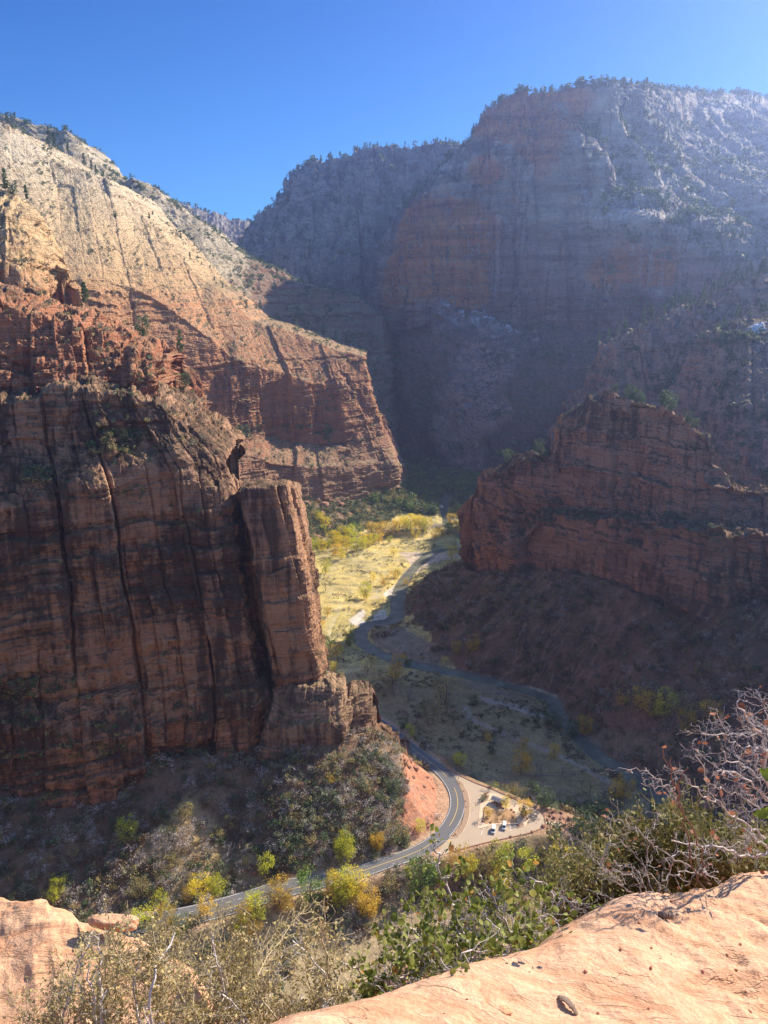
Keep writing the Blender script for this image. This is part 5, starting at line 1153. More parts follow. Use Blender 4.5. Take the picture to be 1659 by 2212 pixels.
def d2(P):
    x, y, z = P[..., 0], P[..., 1], P[..., 2]
    return .05*fbm(x*.7, y*.7, z*.7, 4, 510)+.03*fbm(x*4+y*2, y*3, z*3, 4, 511)-.05*np.abs(fbm(x*1.3+.6*y, y*.35, z*.3, 3, 512))
loft('sandstone_slab', st, (360, 520), m_slab2, d2, smooth=2, label='orange sandstone slab dropping away at lower left')
ledge3 = [(380, 2300, 5.2), (440, 2175, 5.4), (560, 2178, 5.4), (700, 2185, 5.2), (800, 2130, 5.0), (880, 2060, 4.9), (960, 2036, 4.8), (1040, 2030, 4.7), (1120, 2040, 4.6), (1200, 2010, 4.8), (1300, 1975, 5.0), (1500, 1950, 5.2), (1800, 1920, 5.4), (2200, 1900, 5.5)]
st = [[(u, 2900, 2.2), (u, max(2500, v+200), 2.9), (u, v+120, y-1.0), (u, v+14, y-.2), (u, v, y), (u, v+30, y+.5), (u+3, v+300, y+.9), (u+5, v+900, y+1)] for (u, v, y) in ledge3]
loft('sandstone_slab', st, (160, 300), m_slab2, d2, smooth=4, label='lower sandstone ledge seen through the leafy shrub')
# the jutting lip of the left slab
import bmesh
def boulder(name, loc, size, seed, mat, sub=3, amp=.25, flatten=1.0, label=None, cat=None, group=None, rz=0, link=True, parent=None):
    bm = bmesh.new(); bmesh.ops.create_icosphere(bm, subdivisions=sub, radius=1)
    V = np.array([v.co[:] for v in bm.verts]); n_ = fbm(V[:, 0]*1.1+seed, V[:, 1]*1.1, V[:, 2]*1.1, 4, seed)
    cl, _ = cells(V[:, 0]*1.3+V[:, 2]+seed, V[:, 1]*1.3-V[:, 2]*.7, seed); V = V*(1+amp*n_+amp*.25*cl)[:, None]; V[:, 2] = np.clip(V[:, 2], -.55, .8)
    for v, c in zip(bm.verts, V): v.co = c*np.array(size)
    me = bpy.data.meshes.new(name); bm.to_mesh(me); bm.free(); me.materials.append(mat); me.polygons.foreach_set('use_smooth', [size[0] < .2]*len(me.polygons))
    o = bpy.data.objects.new(name, me)
    if link: COL.objects.link(o)
    o.location = loc; o.rotation_euler = (0, 0, rz); return tag(o, label, cat, group)
c_ = pt(248, 1992, 4.85); boulder('sandstone_block', (c_[0], c_[1], c_[2]), (.20, .07, .05), 4, m_slab2, 4, .16, label='rounded orange rock lip jutting over the road at lower left', cat='rock', rz=-.1)
# the mass of the lookout below the slabs
P = []
for j, (y, z) in enumerate([(-40, 300), (-12, 298.2), (-2, 298.1), (.2, 297.9), (1.2, 296.9), (3.5, 294), (5.5, 290), (9, 283), (30, 235), (70, 130), (130, 25), (170, -20)]):
    P.append([(x, y+(.15 if j < 5 else 1)*.02*abs(x)*(-1), z - .25*max(0, -x-4)*(j < 8)) for x in np.linspace(-260, 260, 120)])
P = np.array(P); rr_ = np.linspace(0, 11, 200); Q = np.stack([np.stack([np.interp(rr_, np.arange(12), P[:, i, k]) for k in range(3)], 1) for i in range(120)], 1)
far_w = np.clip((Q[..., 1]-6)/30, 0, 1)*1.0; Q[..., 1] += far_w*8*fbm(Q[..., 0]/20, Q[..., 2]/30, Q[..., 1]*0, 4, 520)
tag(mesh_np('cliff', Q.reshape(-1, 3), grid_faces(*Q.shape[:2]), [m_near]), 'rock of the lookout dropping below the slabs', kind='structure')

# ---- branching shrubs
class Bush:
    def __init__(s, seed): s.r = np.random.default_rng(seed); s.V = []; s.F = []; s.n = 0; s.tips = []; s.mi = []
    def tube(s, P, r0, r1, sides=4, mi=0):
        P = np.asarray(P, float); k = len(P); T = np.gradient(P, axis=0); T /= np.linalg.norm(T, axis=1, keepdims=True)+1e-9
        ref = np.array([.3, .2, .93]); A = np.cross(T, ref); A /= np.linalg.norm(A, axis=1, keepdims=True)+1e-9; B = np.cross(T, A)
        rad = np.linspace(r0, r1, k)[:, None, None]; an = np.arange(sides)*2*math.pi/sides
        V = P[:, None]+rad*(A[:, None]*np.cos(an)[None, :, None]+B[:, None]*np.sin(an)[None, :, None]); s.V.append(V.reshape(-1, 3))
        i = np.arange(k-1)[:, None]*sides; j = np.arange(sides)[None]; j2 = (j+1) % sides
        s.F.append((np.stack([i+j, i+j2, i+sides+j2, i+sides+j], -1).reshape(-1, 4))+s.n); s.mi.append(np.full((k-1)*sides, mi)); s.n += k*sides
    def wander(s, p, d, L, n, wob, up=.0):
        out = [p]; d = d/np.linalg.norm(d)
        for _ in range(n):
            d = d+s.r.normal(size=3)*wob; d[2] += up; d /= np.linalg.norm(d); out.append(out[-1]+d*L/n)
        return np.array(out)
    def branch(s, P, r0, level, prm, mi=0):
        r1 = max(prm['rmin'], r0*prm['taper']); s.tube(P, r0, r1, 5 if r0 > .004 else 3, mi)
        seg = np.linalg.norm(np.diff(P, axis=0), axis=1); L = seg.sum(); cum = np.concatenate([[0], np.cumsum(seg)])
        s.tips.append((P[-1], P[-1]-P[-2], level))
        if level <= 0: return
        n = max(1, int(L/prm['gap'][level-1]*s.r.uniform(.7, 1.3)))
        for q in s.r.uniform(prm.get('start', .15), 1, n)*L:
            p = np.array([np.interp(q, cum, P[:, k]) for k in range(3)]); i = min(len(P)-2, np.searchsorted(cum, q)-1 if q > 0 else 0); t_ = P[i+1]-P[i]; t_ /= np.linalg.norm(t_)+1e-9
            a = s.r.normal(size=3); a -= a.dot(t_)*t_; a /= np.linalg.norm(a)+1e-9
            d = t_*prm['fwd']+a*s.r.uniform(.6, 1.1); l_ = prm['len'][level-1]*s.r.uniform(.5, 1.4)
            rr = max(prm['rmin'], (r0+(r1-r0)*q/L)*prm['rfac'])
            s.branch(s.wander(p, d, l_, prm['seg'], prm['wob'], prm['up']), rr, level-1, prm, mi)
    def stem(s, pts_, r0, level, prm, mi=0):
        P = crom([pt(*p) for p in pts_], 5); P = P+s.r.normal(size=P.shape)*.006; s.branch(P, r0, level, prm, mi)
    def build(s, name, parent, mats): 
        return mesh_np(name, np.concatenate(s.V), np.concatenate(s.F), mats, smooth=True, parent=parent, midx=np.concatenate(s.mi))
def leaves(name, P, D, size, mat, r, parent=None, fold=.25, wid=.38, up=.3):
    n = len(P); D = np.asarray(D)+r.normal(size=(n, 3))*.7*np.linalg.norm(D, axis=1, keepdims=True); D /= np.linalg.norm(D, axis=1, keepdims=True)+1e-9
    A = np.cross(D, r.normal(size=(n, 3))+np.array([0, 0, up])); A /= np.linalg.norm(A, axis=1, keepdims=True)+1e-9; Nn = np.cross(A, D)
    s_ = (size*r.uniform(.55, 1.35, n))[:, None]; w_ = s_*wid; k = [P, P+D*s_*.3+A*w_+Nn*w_*fold, P+D*s_*.72+A*w_*.9+Nn*w_*fold, P+D*s_, P+D*s_*.72-A*w_*.9+Nn*w_*fold, P+D*s_*.3-A*w_+Nn*w_*fold]
    V = np.stack(k, 1).reshape(-1, 3); b = np.arange(n)[:, None]*6; Fc = np.concatenate([b+np.array([[0, 1, 2, 3]]), b+np.array([[0, 3, 4, 5]])])
    return mesh_np(name, V, Fc, [mat], parent=parent)
def shrub_root(name, at_, label, cat='shrub'):
    e_ = empty(name, (0, 0, 0)); return tag(e_, label, cat)
m_pale = plain('pale_twig_bark', (.45, .39, .37), .75, .25, 40, spec=.3); m_redst = plain('red_twig_bark', (.20, .10, .075), .7, .3, 30, spec=.3)
m_drytw = plain('dry_twig_bark', (.40, .32, .20), .85, .3, 40, spec=.15); m_whtw = plain('white_twig_bark', (.62, .56, .54), .8, .2, 40, spec=.2)
L_OAK = leaf_mat('oak_leaves', (.14, .18, .03), (.24, .28, .05), (.42, .42, .13), .35); L_DRY = leaf_mat('dry_small_leaves', (.30, .25, .09), (.40, .33, .14), (.50, .38, .18), .3)
L_DEAD = leaf_mat('dead_leaves', (.24, .09, .05), (.36, .15, .08), (.30, .14, .09), .3); L_ROSE = leaf_mat('cliffrose_leaves', (.14, .14, .04), (.21, .20, .065), (.30, .26, .10), .25)
def f5(lst, y0, y1=None):
    n = len(lst); y1 = y0 if y1 is None else y1
    return [(*r5b(*q), y0+(y1-y0)*i/(n-1)) for i, q in enumerate(lst)]
def fB(lst, y0, y1=None):
    n = len(lst); y1 = y0 if y1 is None else y1
    return [(*rB(*q), y0+(y1-y0)*i/(n-1)) for i, q in enumerate(lst)]
# the bare shrub at the right
rt_ = shrub_root('bare_shrub', None, 'large leafless shrub with pale pinkish twigs at the right edge'); B = Bush(21)
prm = dict(gap=[.018, .030, .055], len=[.028, .06, .11], fwd=.75, seg=4, wob=.34, up=.05, rmin=.0008, taper=.45, rfac=.55)
for L_, ya, yb, r0, lv in [([(1760, 1180), (1500, 1270), (1330, 1190), (1130, 1165), (900, 1120)], 3.2, 3.0, .009, 2), ([(1800, 900), (1659, 800), (1560, 700), (1380, 590), (1250, 580)], 3.2, 2.95, .009, 3), ([(1780, 1150), (1700, 900), (1640, 600), (1620, 350), (1560, 240), (1480, 130), (1405, 50)], 3.2, 2.9, .009, 3),
                           ([(1780, 200), (1659, 235), (1500, 290), (1300, 285), (1130, 290)], 3.1, 2.9, .006, 3), ([(1760, 700), (1600, 640), (1480, 540), (1350, 500), (1275, 400)], 3.2, 3.0, .006, 3), ([(1700, 1180), (1540, 1030), (1400, 950), (1280, 830), (1150, 780), (1020, 640)], 3.2, 3.0, .007, 3),
                           ([(1700, 400), (1645, 230), (1640, 100), (1620, 20)], 3.1, 3.0, .005, 3), ([(1700, 950), (1560, 860), (1430, 760), (1330, 740), (1180, 640), (1080, 430)], 3.2, 3.0, .005, 2), ([(1800, 500), (1680, 430), (1560, 400), (1430, 380), (1330, 330)], 3.1, 2.9, .006, 3),
                           ([(960, 850), (900, 740), (800, 640), (650, 560), (495, 568)], 2.95, 2.85, .0045, 2), ([(930, 740), (800, 700), (660, 688)], 2.95, 2.85, .0035, 2), ([(1750, 1250), (1600, 1150), (1500, 1060), (1380, 1000)], 3.2, 3.0, .007, 3), ([(1750, 800), (1640, 850), (1500, 900), (1330, 880)], 3.2, 3.0, .006, 3)]:
    B.stem(f5(L_, ya, yb), r0*.75, lv, prm, 0)
for L_ in ([(1200, 1480), (1130, 1380), (1150, 1290), (1060, 1050), (960, 850), (910, 700), (880, 450)], [(1140, 1510), (1060, 1300), (1000, 1000), (940, 760), (820, 405)], [(960, 850), (950, 640), (1045, 545)]):
    B.stem(f5(L_, 2.95, 2.85), .0045, 0, prm, 1)
# bring the roots down to the slab
B.stem([(*r5b(1760, 1180), 3.2), (1760, 1950, 3.25), (1790, 2050, 3.3)], .012, 0, prm, 0)
B.build('branches', rt_, [m_pale, m_redst]); tp = [t_ for t_ in B.tips if t_[2] == 0]; sel = B.r.choice(len(tp), 90)
leaves('dead_leaves', np.array([tp[i][0] for i in sel]), np.array([tp[i][1] for i in sel]), .028, L_DEAD, B.r, rt_)
rt_ = shrub_root('bare_shrub', None, 'tangled leafless shrub with pale crooked branches rising behind the slab edge'); B = Bush(22)
for L_, r0 in [([(650, 1620), (640, 1450), (560, 1400), (430, 1380), (310, 1410)], .006), ([(780, 1560), (850, 1420), (1000, 1385), (1130, 1380), (1250, 1440)], .006), ([(760, 1590), (700, 1400), (705, 1250), (700, 1090)], .005), ([(1060, 1340), (850, 1230), (740, 1150), (620, 1040), (500, 990), (360, 920)], .005), ([(600, 1560), (480, 1440), (400, 1380), (300, 1300), (200, 1245), (60, 1245)], .005),
               ([(660, 1560), (520, 1500), (400, 1420), (330, 1330)], .004), ([(330, 1330), (390, 1180), (400, 1060)], .004), ([(400, 1400), (280, 1230), (230, 1160), (150, 1115), (70, 1130)], .003), ([(700, 1560), (620, 1350), (480, 1330), (440, 1310)], .005), ([(840, 1530), (900, 1300), (930, 1230), (1100, 1240), (1250, 1170)], .004), ([(700, 1100), (760, 1000), (810, 870)], .003), ([(1000, 1500), (1150, 1300), (1330, 1180), (1450, 1130)], .004),
               ([(440, 1720), (300, 1690), (140, 1650), (40, 1580), (0, 1570)], .004), ([(300, 1700), (150, 1690), (60, 1640), (20, 1450)], .003), ([(230, 1700), (130, 1640), (120, 1540)], .003), ([(560, 1600), (350, 1560), (200, 1500)], .004), ([(900, 1550), (800, 1470), (640, 1300), (560, 1180), (430, 1090)], .004)]:
    B.stem(f5(L_, 3.15, 3.25), r0*.75, 2, prm, 0)
B.build('branches', rt_, [m_pale]); tp = [t_ for t_ in B.tips if t_[2] == 0]; sel = B.r.choice(len(tp), 40); leaves('dead_leaves', np.array([tp[i][0] for i in sel]), np.array([tp[i][1] for i in sel]), .02, L_DEAD, B.r, rt_)
# filling stems from a root line to points inside an outline of the shrub
def fill(B, poly, roots, n, ydep, r0, lv, prm, lean=.3, mi=0, sprd=.3):
    us, vs = [p[0] for p in poly], [p[1] for p in poly]; c = 0
    while c < n:
        u, v = B.r.uniform(min(us), max(us)), B.r.uniform(min(vs), max(vs))
        if not inside(np.array([u]), np.array([v]), poly)[0]: continue
        rt = min(roots, key=lambda q: abs(q[0]-u+B.r.normal()*60)); y = ydep+B.r.normal()*sprd*.4
        mu, mv = rt[0]+(u-rt[0])*.35+B.r.normal()*15, rt[1]+(v-rt[1])*.6
        B.stem([(rt[0]+B.r.normal()*12, rt[1]+10, ydep+B.r.normal()*.1), (mu, mv, ydep+B.r.normal()*sprd*.3), (u, v, y)], r0*B.r.uniform(.6, 1.2), lv, prm, mi); c += 1
# olive cliffrose shrub behind it
rt_ = shrub_root('cliffrose_shrub', None, 'dense olive shrub with fine foliage behind the pale bare branches'); B = Bush(23)
prm3 = dict(gap=[.05, .09], len=[.09, .2], fwd=1.3, seg=3, wob=.2, up=.12, rmin=.0018, taper=.4, rfac=.6)
polyJ = [(1270, 1880), (1290, 1830), (1335, 1795), (1390, 1735), (1425, 1738), (1455, 1730), (1500, 1765), (1560, 1790), (1640, 1800), (1690, 1830), (1690, 1900), (1400, 1920), (1290, 1960), (1210, 1960)]
fill(B, polyJ, [(1300, 1990), (1400, 1960), (1500, 1950), (1600, 1930), (1680, 1930)], 110, 4.5, .008, 2, prm3, sprd=.9)
B.build('branches', rt_, [m_drytw]); tp = B.tips; n_ = 26000; sel = B.r.choice(len(tp), n_); Pp = np.array([tp[i][0] for i in sel]); Dd = np.array([tp[i][1] for i in sel]); Dd /= np.linalg.norm(Dd, axis=1, keepdims=True)+1e-9
Pp = Pp-Dd*B.r.uniform(0, .16, n_)[:, None]+B.r.normal(size=(n_, 3))*.022; leaves('foliage', Pp, Dd, .028, L_ROSE, B.r, rt_, wid=.3)
rt_ = shrub_root('cliffrose_shrub', None, 'low dark olive shrub at the foot of the bare branches, nearest the leafy shrub'); B = Bush(24)
fill(B, [(1200, 1895), (1240, 1870), (1290, 1870), (1330, 1900), (1290, 1960), (1210, 1970)], [(1230, 2000), (1290, 1990)], 40, 4.3, .007, 2, prm3, sprd=.6)
B.build('branches', rt_, [m_drytw]); tp = B.tips; n_ = 7000; sel = B.r.choice(len(tp), n_); Pp = np.array([tp[i][0] for i in sel])+B.r.normal(size=(n_, 3))*.03; leaves('foliage', Pp, np.array([tp[i][1] for i in sel]), .026, L_ROSE, B.r, rt_, wid=.3)
# leafy oak shrub in the middle
rt_ = shrub_root('oak_shrub', None, 'green leafy shrub growing along the lower edge of the pale slab'); B = Bush(25)
prm4 = dict(gap=[.05, .10], len=[.05, .13], fwd=1.0, seg=3, wob=.35, up=.10, rmin=.0013, taper=.5, rfac=.6)
for L_, r0, lv in [([(1030, 560+360), (960, 700), (920, 560), (860, 420), (810, 280), (770, 130), (758, 60), (792, 15)], .006, 1), ([(800, 200), (715, 180), (650, 150)], .003, 1), ([(830, 290), (880, 260), (925, 170)], .003, 1), ([(1400, 850), (1390, 740), (1280, 640), (1220, 500), (1140, 370), (1070, 245)], .006, 2), ([(950, 900), (920, 800), (1000, 680), (1130, 560), (1170, 505), (1210, 510)], .005, 2), ([(1220, 510), (1150, 400), (1085, 400), (1040, 325)], .003, 1), ([(1220, 500), (1310, 400), (1320, 350), (1260, 280)], .003, 1),
                   ([(1040, 920), (960, 880), (880, 820), (780, 775), (640, 705), (560, 640), (480, 600)], .008, 2), ([(700, 1045), (560, 1020), (300, 1000), (200, 960), (110, 890)], .006, 2), ([(1490, 850), (1430, 760), (1500, 600), (1620, 420), (1500, 310)], .005, 2), ([(880, 820), (900, 700), (830, 620), (690, 560)], .004, 2), ([(1650, 430), (1540, 320), (1440, 290), (1380, 310)], .003, 1)]:
    B.stem(fB(L_, 2.75, 2.7), r0, lv, prm4, 0)
polyO = [rB(q[0], q[1]+75) for q in [(100, 880), (200, 860), (350, 790), (440, 680), (500, 600), (660, 500), (800, 480), (930, 500), (1000, 440), (1100, 520), (1250, 450), (1400, 470), (1480, 400), (1600, 480), (1659, 560), (1659, 800), (1480, 840), (1200, 900), (900, 990), (600, 1060), (350, 1140), (200, 1180), (150, 1100), (180, 980)]]
fill(B, polyO, [rB(*q) for q in [(250, 1200), (430, 1140), (600, 1090), (750, 1050), (900, 1010), (1050, 970), (1250, 900), (1450, 860), (1600, 820)]], 46, 2.75, .004, 2, prm4, sprd=.7)
B.build('branches', rt_, [m_pale]); tp = [t_ for t_ in B.tips if t_[2] <= 1]; n_ = 3200; sel = B.r.choice(len(tp), n_); Pp = np.array([tp[i][0] for i in sel])+B.r.normal(size=(n_, 3))*.012
leaves('leaves', Pp, np.array([tp[i][1] for i in sel]), .027, L_OAK, B.r, rt_, wid=.36)
sel = B.r.choice(len(tp), 120); leaves('dead_leaves', np.array([tp[i][0] for i in sel]), np.array([tp[i][1] for i in sel]), .026, leaf_mat('orange_leaves', (.40, .20, .05), (.5, .3, .07), (.35, .12, .05), .3), B.r, rt_)
# dry twiggy shrubs at the bottom left
prm5 = dict(gap=[.030, .055], len=[.05, .12], fwd=1.1, seg=3, wob=.28, up=.10, rmin=.0011, taper=.45, rfac=.6)
for (nm, seed, poly, roots, n_st, yd, lab, whites) in [
    ('dry_shrub', 31, [(20, 2140), (60, 2100), (170, 2050), (200, 2000), (260, 1975), (300, 2000), (330, 1960), (420, 2010), (440, 2060), (430, 2230), (20, 2230)], [(120, 2330), (220, 2330), (330, 2330), (420, 2320)], 46, 2.5, 'dry twiggy shrub in front of the orange slab at the bottom left', 9),
    ('dry_shrub', 32, [(430, 2010), (470, 1980), (520, 1960), (560, 1990), (620, 1985), (660, 1930), (690, 1980), (720, 2030), (760, 2080), (790, 2150), (760, 2200), (640, 2240), (430, 2230)], [(480, 2320), (560, 2310), (640, 2290), (720, 2260)], 42, 2.6, 'dry twiggy shrub with whitish stems at the bottom centre', 16)]:
    rt_ = shrub_root(nm, None, lab); B = Bush(seed); fill(B, poly, roots, n_st, yd, .004, 2, prm5, sprd=.6)
    top_ = [p for p in poly if p[1] < 2150]
    fill(B, [(u, v-8) for u, v in poly], roots, whites, yd-.15, .006, 1, prm5, sprd=.3, mi=1)
    B.build('branches', rt_, [m_drytw, m_whtw]); tp = B.tips; n_ = 8000; sel = B.r.choice(len(tp), n_); Pp = np.array([tp[i][0] for i in sel]); Dd = np.array([tp[i][1] for i in sel]); Dd /= np.linalg.norm(Dd, axis=1, keepdims=True)+1e-9
    leaves('leaves', Pp-Dd*B.r.uniform(0, .06, n_)[:, None]+B.r.normal(size=(n_, 3))*.006, Dd, .013, L_DRY, B.r, rt_, wid=.3)
# big lobed leaves that reach in at the right edge
def oak_leaf(name, c, d, n, size, mat, parent):
    d = Vector(d).normalized(); n = Vector(n); a = d.cross(n).normalized(); n = a.cross(d)
    out = [(0, .0), (.10, .05), (.18, .20), (.28, .22), (.34, .14), (.44, .27), (.56, .30), (.62, .19), (.72, .25), (.82, .22), (.88, .12), (.97, .10), (1.02, 0)]
    V = []; mid = []
    for t_, w_ in out: mid.append(len(V)); V.append(Vector(c)+d*t_*size)
    F_ = []
    for sg in (1, -1):
        b_ = len(V)
        for t_, w_ in out: V.append(Vector(c)+d*t_*size+a*w_*size*sg+n*(w_*.35*size-.1*size*t_*t_))
        for i in range(len(out)-1): F_.append((mid[i], b_+i, b_+i+1, mid[i+1]) if sg > 0 else (mid[i], mid[i+1], b_+i+1, b_+i))
    m = mesh_np(name, [v[:] for v in V], F_, [mat], smooth=True, parent=parent); return m
mo = leaf_mat('green_oak_leaf', (.12, .17, .02), (.16, .22, .03), (.20, .25, .04), .4)
rt_ = shrub_root('oak_sprig', None, 'sprig of large lobed green leaves reaching in at the right edge', 'plant'); B = Bush(40)
B.stem([(1900, 2100, 1.88), (1780, 1950, 1.83), (1700, 1800, 1.78), (1668, 1680, 1.73)], .004, 0, prm); B.stem([(1780, 1950, 1.83), (1700, 1860, 1.68), (1665, 1820, 1.63)], .003, 0, prm); B.stem([(1900, 2100, 1.88), (1850, 2300, 1.93), (1900, 2500, 1.93)], .006, 0, prm)
B.build('branches', rt_, [m_redst])
for (u, v, y, d, n, sz) in [(1672, 1735, 1.75, (-.5, 0, -.7), (0, -1, .5), .06), (1668, 1690, 1.73, (-.6, .1, .5), (.1, -1, .4), .055), (1660, 1755, 1.73, (-.8, 0, -.1), (0, -.8, .7), .05), (1672, 1822, 1.63, (-1, .1, .15), (0, -.5, .9), .036), (1676, 1838, 1.63, (-.8, 0, -.4), (0, -.7, .8), .034), (1700, 1850, 1.68, (-.4, 0, -.9), (0, -1, .3), .05),
                          (1760, 1930, 1.78, (-.7, 0, -.5), (0, -.6, .8), .06), (1790, 1980, 1.78, (-.9, 0, .2), (0, -.4, .9), .06), (1720, 1900, 1.73, (.5, 0, .5), (0, -.6, .8), .06), (1800, 2050, 1.83, (-.8, .2, -.4), (0, -.3, .9), .06), (1740, 1800, 1.73, (.7, 0, .5), (0, -.8, .6), .06)]:
    oak_leaf('leaf', pt(u+9, v, y), d, n, sz*.95, mo, rt_)
# ---- loose things lying on the slab
def slab_at(u, v):
    x_, y_, z_ = SL[..., 0], SL[..., 1], SL[..., 2]; dpt = y_*CP-(z_-CAM_Z)*SP; u_ = CU+F_PX*x_/dpt; v_ = CV-F_PX*(y_*SP+(z_-CAM_Z)*CP)/dpt
    n_ = int(SL.shape[0]*.75); q = ((u_-u)**2+(v_-v)**2)[:n_]; j = np.unravel_index(q.argmin(), q.shape); return SL[j]
m_peb = plain('red_pebble', (.30, .12, .075), .9, .3, 60, spec=.1); m_bark = plain('weathered_wood', (.20, .145, .11), .9, .4, 60, spec=.1); m_stick = plain('brown_stick', (.20, .10, .07), .8, .3, 50, spec=.1)
def wood(name, u, v, L, w_, h_, rz, seed, label, arch=0.0, mat=None):
    p = slab_at(u, v); r = np.random.default_rng(seed); n = 14; k = 9; V = []
    for i in range(n):
        t_ = i/(n-1)-.5; wd = w_*(1-abs(2*t_)**3*.6)*(1+.25*r.normal()*.5); zc = arch*(1-(2*t_)**2)
        for j in range(k):
            an = 2*math.pi*j/k; V.append((t_*L, wd*math.cos(an)*.5+.1*w_*r.normal()*.3, zc+h_*(.5+.5*math.sin(an)*(1+.2*r.normal()*.5))))
    F_ = [(i*k+j, i*k+(j+1) % k, (i+1)*k+(j+1) % k, (i+1)*k+j) for i in range(n-1) for j in range(k)]+[tuple(range(k-1, -1, -1)), tuple((n-1)*k+j for j in range(k))]
    o = mesh_np(name, V, F_, [mat or m_bark]); o.location = (p[0], p[1], p[2]+.003); 
    # lie on the slope of the slab
    e1 = Vector(slab_at(u+30, v))-Vector(slab_at(u-30, v)); e2 = Vector(slab_at(u, v-25))-Vector(slab_at(u, v+25)); nn_ = e1.cross(e2).normalized()
    o.rotation_euler = (nn_.to_track_quat('Z', 'Y').to_matrix() @ __import__('mathutils').Matrix.Rotation(rz, 3, 'Z')).to_euler(); return tag(o, label, 'wood')
wood('bark_flake', 1226, 2174, .078, .026, .008, .15, 3, 'curved dark bark flake arching off the slab near the bottom', .012)
wood('wood_chunk', 1436, 1984, .055, .024, .022, -.2, 4, 'stubby brown wood chunk near the top of the pale slab')
wood('stick', 1560, 2138, .095, .009, .008, -.75, 5, 'short reddish brown stick lying on the rough right part of the slab', 0, m_stick)
wood('dead_branch', 1575, 1955, .22, .010, .009, -.25, 6, 'long dark dead branch lying under the bare shrub on the slab', .012, m_stick)
pk = slab_at(1239, 2131); boulder('rock_knob', (pk[0], pk[1], pk[2]-.002), (.034, .022, .014), 8, m_slab2, 3, .2, label='rounded brown rock knob above the curved bark flake', cat='rock', rz=.2)
pk = slab_at(1085, 2180); boulder('rock_knob', (pk[0], pk[1], pk[2]-.006), (.03, .022, .013), 12, m_slab2, 3, .2, label='low pinkish rock knob left of the bark flake', cat='rock')
PB = [boulder('pebble', (0, 0, 0), (1, .8, .6), 60+i, m_peb, 2, .3, link=False).data for i in range(4)]
rf = np.random.default_rng(9); spots = [(1355, 1975), (1368, 1978), (1412, 1950), (1425, 1953), (1450, 1948), (1330, 1992), (1380, 1995), (1475, 1965), (1500, 1975), (1340, 2050), (1407, 2048), (1450, 2060), (1427, 2072), (1405, 2090), (1465, 2108), (1520, 2100), (1550, 2118), (1590, 2098), (1610, 2140), (1480, 2130), (1500, 2155), (1560, 2170), (1300, 2020), (1265, 2100), (1225, 2108), (1600, 2040), (1570, 2060), (1290, 2190), (1180, 2120), (1145, 2100), (1400, 2180), (1450, 2190), (1530, 2195), (1620, 2185), (1010, 2160), (960, 2190), (1520, 2030), (1640, 2010)]
for i, (u, v) in enumerate(spots):
    p = slab_at(u, v); o = obj_of('pebble', PB[i % 4]); s_ = rf.uniform(.003, .008); o.location = (p[0], p[1], p[2]+s_*.3); o.scale = (s_, s_, s_); o.rotation_euler = (0, 0, i*1.3); tag(o, 'small red pebble lying on the pale sandstone slab', 'pebble', 'pebbles scattered over the pale slab')
# ---------------------------------------------------------------- things at the car park
m_wht = plain('white_paint', (.82, .82, .80), .3, .04, 2, spec=.5); m_glass = plain('dark_glass', (.03, .035, .04), .1, .1, 2, spec=.6); m_tyre = plain('black_rubber', (.03, .03, .03), .8, .1, 4); m_grey = plain('grey_plastic', (.12, .12, .12), .6, .1, 4)
m_roof = plain('grey_metal_roof', (.19, .19, .21), .5, .15, 3, spec=.4); m_post = plain('brown_post', (.20, .085, .055), .8, .2, 4); m_wood = plain('wood_board', (.42, .30, .19), .8, .2, 5); m_panel = plain('pink_stone_wall', (.50, .32, .25), .9, .2, 3); m_steel = plain('grey_steel', (.22, .22, .22), .5, .1, 4, .3)
m_lamp = plain('tail_red', (.4, .02, .02), .3, .1, 4); m_head = plain('headlamp_glass', (.7, .7, .7), .15, .1, 4); m_bould = plain('red_boulder', (.36, .19, .13), .95, .3, 1.5, spec=.1)
def frame(f, a, b, z=ZR):
    p, q = gp(*f(*a), z), gp(*f(*b), z); return p, math.atan2(q[1]-p[1], q[0]-p[0])
